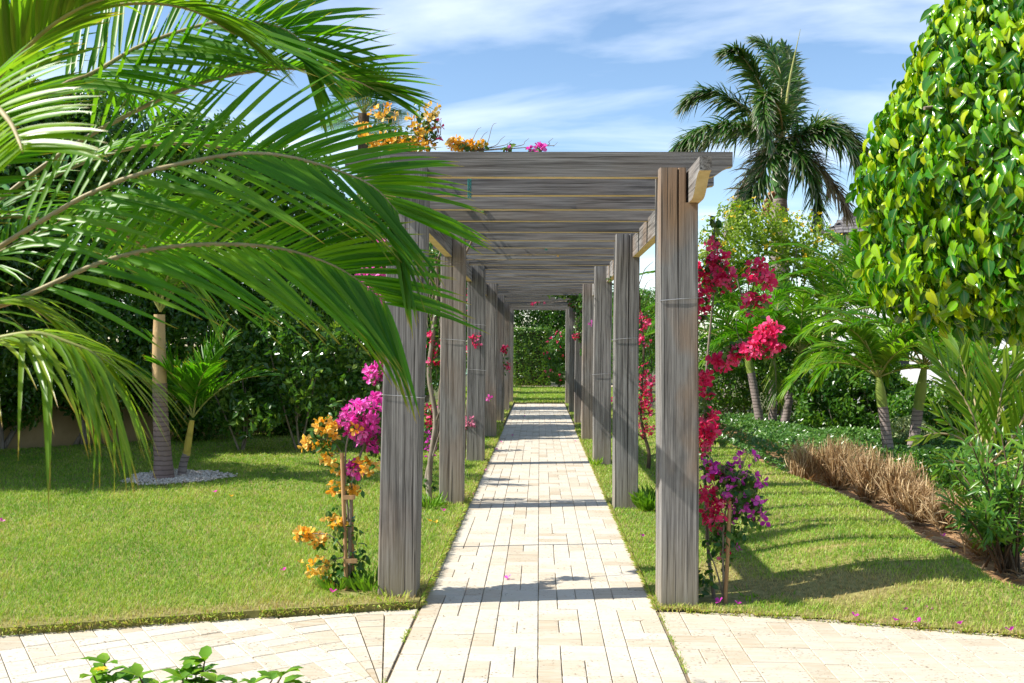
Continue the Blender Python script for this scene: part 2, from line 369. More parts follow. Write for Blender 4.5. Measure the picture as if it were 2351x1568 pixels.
def paver_mesh(L, D):
    """cut stone with a chamfered edge, centred, top at z = 0"""
    g, c, h = .0022, .0035, .03
    a, b = L / 2 - g, D / 2 - g; mb = MB()
    def ring(x, y, z): return [(-x, -y, z), (x, -y, z), (x, y, z), (-x, y, z)]
    V = ring(a - c, b - c, 0) + ring(a, b, -c) + ring(a, b, -h)
    F = [(0, 1, 2, 3)] + [(4 + i, 4 + (i + 1) % 4, (i + 1) % 4, i) for i in range(4)] + [(8 + i, 8 + (i + 1) % 4, 4 + (i + 1) % 4, 4 + i) for i in range(4)]
    return np.array(V, float), np.array(F)
U = SW / 3
def strip_tiles(x0, y0, y1):
    """domino courses three units wide; returns (cx, cy, along_y?)"""
    y = y0 - rng.random() * U; out = []
    while y < y1:
        k = rng.random()
        if k < .34: out += [(x0 + U * (i + .5), y + U, 1) for i in range(3)]
        elif k < .67: out += [(x0 + U * .5, y + U, 1), (x0 + U * 2, y + U * .5, 0), (x0 + U * 2, y + U * 1.5, 0)]
        else: out += [(x0 + U * 2.5, y + U, 1), (x0 + U, y + U * .5, 0), (x0 + U, y + U * 1.5, 0)]
        y += 2 * U
    return out
PVH, PVV = paver_mesh(2 * U, U), paver_mesh(U, 2 * U)
def mk(pv, name):
    mb = MB(); mb.add(*pv); return mb.mesh(name, M_TRAV)
ME_H, ME_V = mk(PVH, 'paver'), mk(PVV, 'paver')
def lay(parent, tiles, ang, org, nsep, keep=None, mat=None):
    if mat is None: mh, mv = ME_H, ME_V
    else:
        mh, mv = ME_H.copy(), ME_V.copy(); mh.materials[0] = mat; mv.materials[0] = mat
    """tiles in local strip space, turned by ang about org; the nearest nsep become parts"""
    ca, sa = math.cos(ang), math.sin(ang); L = []
    for cx, cy, v in tiles:
        X, Y = org[0] + ca * cx - sa * cy, org[1] + sa * cx + ca * cy
        if keep is None or keep(X, Y): L.append((X, Y, v))
    def key(t):
        sx, sy, d = proj(np.array([t[0], t[1], 0.]))
        vis = (-60 < sx[0] < 2411) and (sy[0] < 1600) and d[0] > .5
        return (0 if vis else 1, math.hypot(t[0], t[1]))
    L.sort(key=key); rest = MB()
    for i, (X, Y, v) in enumerate(L):
        z = rng.normal(0, .0012); tx, ty, rz = rng.normal(0, .0025), rng.normal(0, .0025), rng.normal(0, .006)
        if i < nsep and key((X, Y, v))[0] == 0:
            o = link('paver', mv if v else mh, parent); o.location = (X, Y, z); o.rotation_euler = (tx, ty, ang + rz)
        else:
            V, F = PVV if v else PVH; c, s = math.cos(ang + rz), math.sin(ang + rz)
            W = np.c_[V[:, 0] * c - V[:, 1] * s + X, V[:, 0] * s + V[:, 1] * c + Y, V[:, 2] + z + V[:, 0] * tx + V[:, 1] * ty]
            rest.add(W, F, rng.random())
    if rest.n: rest.build('paver_field', mat or M_TRAV, parent, kind='stuff')
path = slab('path', [(PX0 - .012, 2.9), (PX1 + .012, 2.9), (PX1 + .012, 28.9), (PX0 - .012, 28.9)], -.011, M_SAND, .05)
ts = []
for k in range(4): ts += strip_tiles(PX0 + k * SW, 3.0, 28.6)
lay(path, ts, 0, (0, 0), 300)
# end course and right arm share the grid of the path
arm_r = slab('path', [(PX1 + .014, 2.9), (9, 2.9), (9, 4.1), (7.2, 4.28), (4.4, 5.26), (2.87, 5.68), (1.6, 6.02), (PX1 + .014, 6.19)], -.013, M_SAND, .05)
edge_r = lambda X: np.interp(X, [.75, 1.6, 2.87, 4.4, 7.2, 9], [6.17, 6.03, 5.69, 5.27, 4.29, 3.9])
ts = []
for k in range(18): ts += strip_tiles(PX1 + .018 + k * SW, 3.0, 6.3)
lay(arm_r, ts, 0, (0, 0), 300, keep=lambda X, Y: Y < edge_r(X) + .12, mat=M_TRAV2)
# left arm: straight strips turned a third of a right angle, joined to the path by a fan of wedges
PIV = np.array([-.764, 4.70]); A0 = R(35)
edge_l = lambda X: np.interp(X, [-13, -8, -5, -3.1, -1.9, -.79], [3.2, 4.25, 4.95, 5.47, 5.86, 6.17])
arm_l = slab('path', [(PX0 - .014, 2.9), (PX0 - .014, 6.17), (-1.9, 5.86), (-3.1, 5.47), (-5, 4.95), (-8, 4.25), (-8, 2.9)], -.013, M_SAND, .05)
dirv = np.array([-math.sin(A0), math.cos(A0)]); perp = np.array([-math.cos(A0), -math.sin(A0)])
ts = []
for k in range(15): ts += strip_tiles(-(k + 1) * SW, -3.6, 4.6)
lay(arm_l, ts, A0, PIV, 300, keep=lambda X, Y: Y < edge_l(X) + .12 and X < PX0 - .08)
fans = [0.15, 8.7, 16.5, 25, 35]
for a, b in zip(fans[:-1], fans[1:]):
    r0 = .07
    while r0 < 1.7:
        r1 = r0 + random.choice([.13, .25, .25]); g = .004
        q = []
        for ang, rr, sg in ((a, r0, 1), (a, r1, 1), (b, r1, -1), (b, r0, -1)):
            t = R(ang) + sg * g / max(rr, .1); q.append((PIV[0] - math.sin(t) * (rr + (g if rr == r0 else -g)), PIV[1] + math.cos(t) * (rr + (g if rr == r0 else -g))))
        q = np.array(q); lim = edge_l(q[:, 0]) - .02
        if (q[[0, 3], 1] < lim[[0, 3]] - .05).all():
            q[:, 1] = np.minimum(q[:, 1], lim); c = q.mean(0); inn = c + (q - c) * .97
            V = np.vstack([np.c_[inn, np.zeros(4)], np.c_[q, np.full(4, -.004)], np.c_[q, np.full(4, -.03)]])
            mb = MB(); mb.add(V, [(3, 2, 1, 0)] + [(i, (i + 1) % 4, 4 + (i + 1) % 4, 4 + i) for i in range(4)] + [(4 + i, 4 + (i + 1) % 4, 8 + (i + 1) % 4, 8 + i) for i in range(4)])
            mb.build('paver', M_TRAV, arm_l)
        r0 = r1

# ------------------------------------------------------------------ pergola
PY0, BAY = 6.25, 3.75
perg = thing('pergola', 'long weathered grey timber pergola with thick square posts over the paved path', 'pergola', (0, PY0, 0))
def post(side, k):
    Y0 = PY0 + BAY * k; w_ = .25
    inner = (.775 if side > 0 else .79) + (.012 if k == 0 else 0)
    xi, xo = side * inner, side * (inner + w_); hd = .075
    zb = 0.0; zt, zs = 2.858 + rng.normal(0, .006), 2.627
    lean = (.05 if (side < 0 and k == 0) else rng.normal(0, .012)) * 1.0
    zs_ = np.array([-.05, .35, .9, 1.6, 2.2, zs]); mbp = MB(); c = .009
    crack = {(1, 0): (.12, 1.75), (1, 1): (.14, .02), (1, 3): (.20, .0), (-1, 1): (.13, 2.0)}.get((side, k))
    def ring(x0, x1, z):
        # local x grows outward; y away from the camera
        pts = [(x0 + c, 0)]
        if crack:
            cw = .0055 * min(1, max(0, (z - crack[1]) / .6)); cxx = crack[0]
            if x1 > cxx + .02: pts += [(cxx - cw - .0004, 0), (cxx, .05 * min(1, cw / .002)), (cxx + cw + .0004, 0)]
            else: pts += [(x1 - .03 - .0004, 0), (x1 - .03, 0.0), (x1 - .03 + .0004, 0)]
        pts += [(x1 - c, 0), (x1, c), (x1, w_ - c), (x1 - c, w_), (x0 + c, w_), (x0, w_ - c), (x0, c)]
        a = np.array(pts); a = a + np.c_[np.sin(z * 2.1 + k) * .003 + 0 * a[:, 0], np.cos(z * 1.7 + k * 2) * .003 + 0 * a[:, 0]]
        return np.c_[side * (inner + a[:, 0]) + lean * z / 2.6 * 1.0, Y0 + a[:, 1], np.full(len(a), z)]
    def skin(rings, cap):
        V = np.vstack(rings); n = len(rings[0]); m_ = len(rings)
        i = np.arange(m_ - 1)[:, None]; j = np.arange(n)[None]; j2 = (j + 1) % n
        F = np.stack([i * n + j, i * n + j2, (i + 1) * n + j2, (i + 1) * n + j], -1).reshape(-1, 4)
        if side < 0: F = F[:, ::-1]
        mbp.add(V, F); capf = np.arange(n) if side > 0 else np.arange(n)[::-1]
        mbp.f.append((capf[None] + mbp.n - n, 0, False))
    skin([ring(0, w_, z) for z in zs_], True)
    skin([ring(0, w_ - hd - .003, z) for z in (zs - .02, 2.75, zt)], True)
    V = mbp.v
    cx_ = side * (inner + w_ / 2)
    for i in range(len(mbp.v)): mbp.v[i] = mbp.v[i] - np.array([cx_, Y0, 0])
    o = mbp.build('post', W_POSTB if (side > 0 and k == 0) else W_POST, perg)
    o.location = (cx_, Y0, 0); o.matrix_parent_inverse = Matrix.Translation(-Vector(perg.location))
    return o, lean
leanL0 = 0
for k in range(7):
    for s in (-1, 1):
        o, ln = post(s, k)
        if s < 0 and k == 0: leanL0 = ln
def ogee(n=9):
    # (back, down) from the nose: a hollow followed by a round
    t = np.linspace(0, 1, n); return np.c_[t, t - .13 * np.sin(2 * math.pi * t)]
# side headers, one length for each bay; the front one ends in a curved nose
for s in (-1, 1):
    for k in range(6):
        ya, yb = PY0 + BAY * k + (.125 if k else -.42), PY0 + BAY * (k + 1) + .12
        zt, zb = 2.843, 2.627
        og = ogee(); nose = [(ya + .30 * a, zt - .085 - (zt - zb - .085) * b) for a, b in og] if k == 0 else [(ya, zb)]
        poly = [(ya, zt)] + nose + [(yb, zb), (yb, zt)]
        if k == 5: poly = poly[:-2] + [(yb + .12, zb), (yb + .40, zt - .09), (yb + .40, zt)]
        inn = .775 if s > 0 else .79
        x0 = s * (inn + .25 - .074) + (leanL0 if (s < 0 and k == 0) else 0) + (.008 * s if k == 0 else 0); x1 = x0 + s * .073
        mb = MB(); cx_ = (x0 + x1) / 2; polyprism(mb, [(a - ya, b - zb) for a, b in poly], 0, -.0365, .0365)
        o = mb.build('header_beam', W_HEAD, perg); o.location = (cx_ + rng.normal(0, .003), ya, zb); o.matrix_parent_inverse = Matrix.Translation(-Vector(perg.location))
# rafters
RY = [PY0 + .13 + .75 * i for i in range(31)]
for i, y in enumerate(RY):
    xl, xr = -1.30 + rng.normal(0, .012), 1.275 + rng.normal(0, .012); h = .166; z0 = 2.81 + rng.normal(0, .003)
    og = ogee(7)
    R_ = [(xr - .16 * a * 1.0, z0 + h * .42 * (1 - b)) for a, b in og]
    L_ = [(xl + .16 * a * 1.0, z0 + h * .42 * (1 - b)) for a, b in og][::-1]
    poly = [(xl, z0 + h), (xr, z0 + h)] + R_ + L_
    mb = MB(); polyprism(mb, [(a, b - z0) for a, b in poly], 1, -.037, .037)
    o = mb.build('rafter', W_RAFT, perg); o.location = (0, y, z0); o.rotation_euler = (rng.normal(0, .006), rng.normal(0, .0012), rng.normal(0, .0015)); o.matrix_parent_inverse = Matrix.Translation(-Vector(perg.location))
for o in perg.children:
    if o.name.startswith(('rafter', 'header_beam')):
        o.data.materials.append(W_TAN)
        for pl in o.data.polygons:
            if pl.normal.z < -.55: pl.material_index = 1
# galvanised wires tied round the posts
k_ = NT('galvanised_wire'); M_WIRE = k_.done(k_.pbr((.55, .55, .56), .4))
M_WIRE.node_tree.nodes['Principled BSDF'].inputs['Metallic'].default_value = .7
for s, k, z in ((1, 0, 1.99), (1, 1, 1.77), (-1, 1, 1.75), (-1, 2, 1.35), (1, 2, 1.3), (-1, 2, 2.0), (-1, 0, 1.35)):
    inn = (.775 if s > 0 else .79) + (.012 if k == 0 else 0); Y0 = PY0 + BAY * k; ln = leanL0 * z / 2.6 if (s < 0 and k == 0) else 0
    a, b = s * (inn - .006) + ln, s * (inn + .258) + ln; e = .008
    pts = [(a, Y0 - e, z), (a + (b - a) * .5, Y0 - e - .002, z + .012), (b, Y0 - e, z + .018), (b, Y0 + .258, z + .01), (a, Y0 + .258, z), (a - s * .004, Y0 + .12, z - .006), (a, Y0 - e, z)]
    mb = MB(); tube(mb, pts, [.0022], 5); rebase(mb.build('tie_wire', M_WIRE), perg)

# ------------------------------------------------------------------ low wall, fence, house
def prism_wall(name, a, b, th, h, mat, label, cat, cap=None):
    a = np.array(a, float); b = np.array(b, float); d = nrm(b - a); n = np.array([-d[1], d[0]])
    t = thing(name, label, cat, (*((a + b) / 2), 0))
    def bar(z0, z1, thk, ext, nm, m_):
        q = [a - d * ext - n * thk / 2, b + d * ext - n * thk / 2, b + d * ext + n * thk / 2, a - d * ext + n * thk / 2]
        V = [(*p, z0) for p in q] + [(*p, z1) for p in q]; mb = MB()
        mb.add(V, [(0, 3, 2, 1), (4, 5, 6, 7), (0, 1, 5, 4), (1, 2, 6, 5), (2, 3, 7, 6), (3, 0, 4, 7)]); rebase(mb.build(nm, m_), t)
    bar(-.1, h, th, 0, 'wall_body', mat); bar(h, h + .06, th + .06, .03, 'coping', cap or mat)
    return t
WA, WB = (-14.5, 10.9), (-3.9, 19.6)
prism_wall('garden_wall', WA, WB, .2, .9, M_WALLB, 'low beige rendered wall running behind the lawn under the tall hedge', 'wall')
k_ = NT('green_coated_steel'); M_GRN = k_.done(k_.pbr((.02, .09, .05), .45))
fa, fb = np.array(WA) + np.array([-.25, .35]), np.array(WB) + np.array([-.25, .35]); fd = nrm(fb - fa); fl = np.linalg.norm(fb - fa)
fen = thing('chain_link_fence', 'green chain link fence behind the beige wall and hedge', 'fence', (*((fa + fb) / 2), 0))
for s in np.arange(0, fl, 2.7):
    mb = MB(); p = fa + fd * s; tube(mb, [(*p, 0), (*p, 3.2)], [.03], 8); rebase(mb.build('fence_post', M_GRN), fen)
for z in (1.12, 2.15, 3.15):
    mb = MB(); tube(mb, [(*fa, z), (*fb, z)], [.022], 8); rebase(mb.build('rail', M_GRN), fen)
mb = MB(); st = .075
vv, ff = [], []
for sg in (-1, 1):
    for s in np.arange(3.5, fl, st):
        z0, z1 = 1.0, 2.6; dxs = (z1 - z0) * sg; p, q = fa + fd * s, fa + fd * min(max(s + dxs, 0), fl); w_ = fd * .004; b = len(vv)
        vv += [(*(p - w_), z0), (*(p + w_), z0), (*(q + w_), z1), (*(q - w_), z1)]; ff.append((b, b + 1, b + 2, b + 3))
mb.add(vv, ff); o = mb.build('wire_mesh', M_GRN, kind='stuff'); rebase(o, fen)

house = thing('house', 'white rendered house with grey shingled hip roof beyond the palms', 'house', (14, 32, 0))
mb = MB()
# front wall with recessed window openings
HX0, HX1, HY, HZ = 8.6, 22.0, 29.0, 5.45
wins = [(9.6, 10.8, 1.0, 2.3), (12.2, 13.6, .2, 2.4), (15.2, 16.4, 1.0, 2.3), (9.7, 10.7, 3.2, 4.2), (12.5, 13.5, 3.2, 4.2)]
xs = sorted({HX0, HX1, *[w_[0] for w_ in wins], *[w_[1] for w_ in wins]}); zs = sorted({-.1, HZ, *[w_[2] for w_ in wins], *[w_[3] for w_ in wins]})
for x0, x1 in zip(xs[:-1], xs[1:]):
    for z0, z1 in zip(zs[:-1], zs[1:]):
        if not any(w_[0] <= x0 and x1 <= w_[1] and w_[2] <= z0 and z1 <= w_[3] for w_ in wins):
            mb.add([(x0, HY, z0), (x1, HY, z0), (x1, HY, z1), (x0, HY, z1)], [(0, 1, 2, 3)])
mb.add([(HX0, HY, -.1), (HX0, HY + 8, -.1), (HX0, HY + 8, HZ), (HX0, HY, HZ)], [(0, 3, 2, 1)])
mb.add([(HX1, HY, -.1), (HX1, HY + 8, -.1), (HX1, HY + 8, HZ), (HX1, HY, HZ)], [(0, 1, 2, 3)])
rebase(mb.build('wall_body', M_WHITE), house)
k_ = NT('window_glass_dark'); M_GLASS = k_.done(k_.pbr((.02, .025, .03), .08))
for x0, x1, z0, z1 in wins:
    mb = MB()
    for a in ((x0, x1, z0, z0 + .07), (x0, x1, z1 - .07, z1), (x0, x0 + .07, z0 + .07, z1 - .07), (x1 - .07, x1, z0 + .07, z1 - .07)): box(mb, (a[0], HY + .02, a[2]), (a[1], HY + .14, a[3]))
    wo_ = rebase(mb.build('window', M_WHITE), house)
    mb = MB(); mb.add([(x0 + .07, HY + .09, z0 + .07), (x1 - .07, HY + .09, z0 + .07), (x1 - .07, HY + .09, z1 - .07), (x0 + .07, HY + .09, z1 - .07)], [(0, 1, 2, 3)])
    g = mb.build('pane', M_GLASS); g.parent = wo_; g.matrix_parent_inverse = wo_.matrix_world.inverted()
M_SHG = plainmat('grey_shingle', [(.3, (.075, .07, .07)), (.5, (.14, .13, .13)), (.75, (.23, .215, .21))], 9, .9, .4, .01, 5, 'World', (1, 1, 1))
M_ROOFB = plainmat('roof_underlay', [(.3, (.05, .045, .045)), (.7, (.08, .075, .07))], 4)
ov = .5; ex0, ex1, ey0, ey1, ez = HX0 - ov, HX1 + ov, HY - ov, HY + 8 + ov, HZ - .05; rz = ez + 3.4; rx0, rx1, ry = ex0 + 4.5, ex1 - 4.5, HY + 4
mb = MB(); mb.add([(ex0, ey0, ez), (ex1, ey0, ez), (ex1, ey1, ez), (ex0, ey1, ez), (rx0, ry, rz), (rx1, ry, rz)], [(0, 1, 5, 4), (2, 3, 4, 5)])
mb.f.append((np.array([[3, 0, 4], [1, 2, 5]]), 0, False)); mb.f.append((np.array([[3, 2, 1, 0]]), 0, False))
roof = rebase(mb.build('roof', M_ROOFB), house)
# shingle courses: the corner that shows above the palms as single shingles, the rest joined
def shingles(o0, ux, up, L, H, cutfn, seplist, rest):
    n = nrm(np.cross(ux, up)); c = 0; y = 0
    while y < H:
        x = -rng.random() * .2
        while x < L:
            w_ = rng.uniform(.13, .26)
            if cutfn(x + w_ / 2, y):
                q = [o0 + ux * x + up * y + n * .035, o0 + ux * (x + w_ - .012) + up * (y) + n * .035, o0 + ux * (x + w_ - .012) + up * (y + .26) + n * .012, o0 + ux * x + up * (y + .26) + n * .012]
                q2 = [p - n * .016 for p in q]; (seplist if seplist is not None else rest).append((np.array(q + q2), rng.random()))
            x += w_
        y += .2
SHF = np.array([(0, 1, 2, 3), (4, 5, 1, 0), (5, 6, 2, 1), (7, 4, 0, 3)])
sh = []
upf = nrm(np.array([0, ry - ey0, rz - ez])); Hf = np.linalg.norm([ry - ey0, rz - ez])
shingles(np.array([ex0, ey0, ez]), np.array([1., 0, 0]), upf, 9.0, Hf, lambda x, y: x > 4.5 * y / Hf, sh, None)
upl = nrm(np.array([rx0 - ex0, 0, rz - ez])); Hl = np.linalg.norm([rx0 - ex0, rz - ez]); Ll = ey1 - ey0
shingles(np.array([ex0, ey1, ez]), np.array([0, -1., 0]), upl, Ll, Hl, lambda x, y: Ll / 2 * y / Hl < x < Ll - Ll / 2 * y / Hl, sh, None)
key = lambda s_: -proj(s_[0].mean(0))[0][0]
vis = sorted(sh, key=lambda s_: np.hypot(*(s_[0].mean(0)[[0, 2]] - [ex0 + 1.2, ez + .9])))[:280]
sepset = {id(s_) for s_ in vis[:280]}; mb = MB()
for s_ in sh:
    if id(s_) in sepset:
        m1 = MB(); m1.add(s_[0], SHF, s_[1]); g = m1.build('shingle', M_SHG); g.parent = roof; g.matrix_parent_inverse = roof.matrix_world.inverted()
    else: mb.add(s_[0], SHF, s_[1])
g = mb.build('shingle_field', M_SHG, kind='stuff'); g.parent = roof; g.matrix_parent_inverse = roof.matrix_world.inverted()

house.rotation_euler = (0, 0, R(-25)); house.location = (15.9, 32, 0)
# white wall with a swept end, nearer than the house
mb = MB(); prof = [(8.15, -.1), (15, -.1), (15, 2.25), (9.05, 2.25), (8.75, 2.16), (8.45, 2.0), (8.3, 1.85), (8.15, 1.8)]
polyprism(mb, [(x - 11, z) for x, z in prof], 1, -.12, .12)
o = mb.build('boundary_wall', M_WHITE); o.location = (10.0, 16.6, 0); o.rotation_euler = (0, 0, R(-38)); tag(o, 'smooth white wall with a swept down end behind the yellowing palm', 'wall')
# ------------------------------------------------------------------ plant materials
g3 = lambda a, b, c: [(0.0, a), (.5, b), (1.0, c)]
M_PALM = leafmat('palm_leaf', g3((.04, .16, .004), (.075, .235, .007), (.15, .31, .012)), .5, .38, (.46, .30, .05), .88, spec=.32)
M_PALMY = leafmat('palm_leaf_yellow', g3((.07, .19, .010), (.14, .27, .014), (.26, .36, .025)), .5, .35, (.50, .30, .05), .86)
M_PALML = leafmat('palm_leaf_light', g3((.07, .20, .010), (.13, .28, .014), (.24, .37, .02)), .5, .35, (.46, .32, .08), .9)
M_ROYAL = leafmat('royal_palm_leaf', g3((.02, .085, .010), (.045, .135, .014), (.12, .17, .05)), .25, .35, (.44, .38, .32), .74)
M_DEADP = leafmat('dry_palm_leaf', g3((.22, .18, .15), (.32, .27, .22), (.12, .11, .05)), .2, .7, (.4, .34, .28), .6)
M_RACH = plainmat('palm_rachis', [(.3, (.20, .23, .05)), (.7, (.36, .34, .11))], 12, .5, .1)
M_RACHT = plainmat('palm_rachis_tan', [(.3, (.28, .22, .10)), (.7, (.42, .34, .18))], 12, .5, .1)
M_HEDGE = leafmat('hedge_leaf', g3((.028, .10, .008), (.075, .19, .014), (.2, .33, .025)), .45, .28, spec=.6)
M_SHRUB = leafmat('shrub_leaf', g3((.028, .10, .01), (.075, .19, .016), (.2, .31, .025)), .45, .3, spec=.6)
M_YSHR = leafmat('lime_leaf', g3((.12, .22, .012), (.22, .33, .02), (.36, .42, .04)), .45, .4)
M_COVER = leafmat('ground_cover_leaf', g3((.03, .10, .012), (.07, .18, .02), (.17, .3, .06)), .35, .32, spec=.6)
M_VARI = leafmat('variegated_leaf', g3((.12, .2, .06), (.36, .42, .2), (.52, .55, .34)), .3, .4)
M_OLE = leafmat('oleander_leaf', g3((.05, .16, .02), (.10, .24, .025), (.2, .34, .03)), .42, .32, spec=.5)
M_BOUGL = leafmat('bougainvillea_leaf', g3((.02, .09, .012), (.05, .15, .018), (.16, .24, .05)), .4, .38)
M_MAG = leafmat('magenta_bract', g3((.70, .04, .38), (.84, .10, .54), (.88, .28, .66)), .45, .5, tint=(1.15, .8, 1.1))
M_PURP = leafmat('purple_bract', g3((.46, .02, .34), (.62, .05, .46), (.72, .16, .58)), .45, .5, tint=(1.1, .8, 1.1))
M_RED = leafmat('crimson_bract', g3((.58, .010, .08), (.78, .03, .18), (.86, .18, .38)), .45, .5, tint=(1.2, .7, .8))
M_ORNG = leafmat('orange_bract', g3((.78, .36, .015), (.87, .53, .04), (.88, .68, .24)), .4, .5, tint=(1.1, .9, .6))
M_PINK = leafmat('pale_pink_bract', g3((.6, .12, .25), (.72, .25, .4), (.8, .5, .58)), .4, .5, tint=(1.1, .8, .9))
M_YEL = leafmat('yellow_flower', g3((.72, .48, .01), (.8, .58, .02), (.8, .5, .03)), .35, .5, tint=(1, .9, .5))
M_BARK = plainmat('grey_bark', [(.3, (.12, .09, .065)), (.6, (.26, .22, .17)), (.8, (.36, .32, .26))], 16, .9, .6, .01, 6, 'World', (1, 1, .3))
M_BARKD = plainmat('brown_bark', [(.3, (.05, .035, .022)), (.7, (.13, .09, .055))], 14, .9, .6, .01, 6, 'World', (1, 1, .3))
M_STAKE = plainmat('stake_wood', [(.3, (.26, .14, .06)), (.7, (.46, .29, .14))], 30, .8, .3, .004, 5, 'World', (1, 1, .08))
M_DRY = leafmat('dry_grass_blade', g3((.20, .11, .045), (.44, .29, .14), (.66, .51, .29)), .25, .6, tint=(1.1, 1, .8))
M_GRASS = leafmat('grass_blade', [(0, (.12, .27, .015)), (.35, (.23, .40, .03)), (.6, (.36, .46, .055)), (.85, (.54, .49, .18)), (1, (.44, .33, .15))], .35, .45, tint=(1.2, 1.2, .6), spec=.35)
T_GREY = trunkmat('palm_trunk_grey', (.17, .13, .12), (.33, .27, .245), 17, .7)
T_REDG = trunkmat('palm_trunk_reddish', (.15, .095, .085), (.28, .20, .175), 17, .6)
T_TAN = trunkmat('crownshaft_tan', (.42, .27, .12), (.55, .38, .19), 2, .1)
T_GRN = trunkmat('crownshaft_green', (.14, .22, .035), (.26, .32, .06), 3, .15)
T_YEL = trunkmat('crownshaft_yellow', (.42, .33, .05), (.55, .42, .08), 5, .3)
T_DGRN = trunkmat('crownshaft_dark_green', (.04, .13, .025), (.07, .18, .035), 2, .1)

# ------------------------------------------------------------------ palms
PROF_S = np.array([0, .12, .3, .55, .8, 1.0]); PROF_W = np.array([.35, .8, 1.0, .85, .5, .02])
def frond(mb, pts, L, Wd, n, a0=62, a1=14, lift=20, ljit=None, droop=.3, t0=.12, up=(0, 0, 1), rach=.011, segs=5, sep=None, ml=1, mr=0, rbase=.5, rvar=.35, tipL=.5, jit=5, curl=0.0, sides=(-1, 1), twist=.3):
    """one feather leaf: rachis through pts, n leaflets on each side"""
    m = 24; C = cr(pts, m); T = nrm(np.gradient(C, axis=0)); up = np.asarray(up, float)
    Uv = nrm(up - (T @ up)[:, None] * T); S = np.cross(T, Uv)
    tube(mb, C, [rach, rach * .75, rach * .2], 6, mr, .5)
    s = np.interp(np.linspace(0, 1, segs + 1), [0, .5, 1], [0, .42, 1]); wv = np.interp(s, PROF_S, PROF_W) * Wd
    for sd in sides:
        for i in range(n):
            t = t0 + (1 - t0) * (i + .5 + rng.uniform(-.3, .3)) / n; x = t * (m - 1); j = min(int(x), m - 2); f = x - j
            p, Tt, Uu, Ss = [nrm(a[j] * (1 - f) + a[j + 1] * f) if q else a[j] * (1 - f) + a[j + 1] * f for a, q in ((C, 0), (T, 1), (Uv, 1), (S, 1))]
            a = R(a0 + (a1 - a0) * t ** 1.1 + rng.normal(0, jit)); lf = R(lift + rng.normal(0, jit if ljit is None else ljit))
            Li = L * np.interp(t, [0, .15, .4, .75, 1], [.55, .8, 1, .82, tipL]) * rng.uniform(.9, 1.08)
            d = Tt * math.cos(a) + (Ss * sd * math.cos(lf) + Uu * math.sin(lf)) * math.sin(a)
            N = nrm(Uu - (Uu @ d) * d); tw = rng.normal(0, .12) + sd * twist; A = np.cross(d, N); N2 = N * math.cos(tw) + A * math.sin(tw); A2 = np.cross(d, N2)
            dr = droop * rng.uniform(.75, 1.25)
            c = p + d * (s * Li)[:, None] + np.array([0, 0, -1.]) * (dr * Li * s ** 2.2)[:, None] + A2 * (curl * Li * s ** 2)[:, None]
            w2 = wv[:, None] * rng.uniform(.85, 1.1) * .5
            V = np.stack([c + A2 * w2 + N2 * w2 * .45, c, c - A2 * w2 + N2 * w2 * .45], 1).reshape(-1, 3)
            k = np.arange(segs)[:, None] * 3; F = np.concatenate([k + np.array([0, 1, 4, 3]), k + np.array([1, 2, 5, 4])])
            r = np.clip(rbase + rng.uniform(-rvar, rvar), 0, 1)
            if sep is not None: sep.append((V, F, r, np.repeat(s, 3)))
            else: mb.add(V, F, r, np.repeat(s, 3), ml, True)

def arch(c, az, el, L, bend, n=6, start=0.0):
    s = np.linspace(0, 1, n); h = np.array([math.cos(az), math.sin(az), 0])
    e0 = R(el); ang = e0 - bend * s ** 1.2
    dl = L / (n - 1); x = np.concatenate([[0], np.cumsum(np.cos(ang[:-1]) * dl)]); z = np.concatenate([[0], np.cumsum(np.sin(ang[:-1]) * dl)])
    return np.asarray(c) + x[:, None] * h + np.c_[0 * z, 0 * z, z]

def palm(name, label, trunk, rad, shaft, srad, tmat, smat, fr, mats, group=None, base=None, cat='palm tree'):
    """trunk / shaft: polylines; fr: list of dicts for frond()"""
    root = thing(name, label, cat, trunk[0] if base is None else base, group)
    mb = MB(); tube(mb, trunk, rad, 14, 0, n=22); rebase(mb.build('trunk', tmat), root)
    if shaft is not None:
        mb = MB(); tube(mb, shaft, srad, 14, 0, n=14); rebase(mb.build('crownshaft', smat), root)
    for f in fr:
        mb = MB(); f = dict(f); mm = f.pop('mats', mats); pts = f.pop('pts'); frond(mb, pts, **f); rebase(mb.build('frond', mm), root)
    return root
def ring_fronds(c, nf, Lf, elr, bend, az0=0.0, **kw):
    out = []
    for i in range(nf):
        u = (i + .5) / nf; az = az0 + i * 2.39996 + rng.normal(0, .12); el = elr[0] + (elr[1] - elr[0]) * u + rng.normal(0, 4)
        Li = Lf * rng.uniform(.88, 1.08)
        out.append(dict(pts=arch(c, az, el, Li, bend * rng.uniform(.85, 1.15)), **kw))
    return out

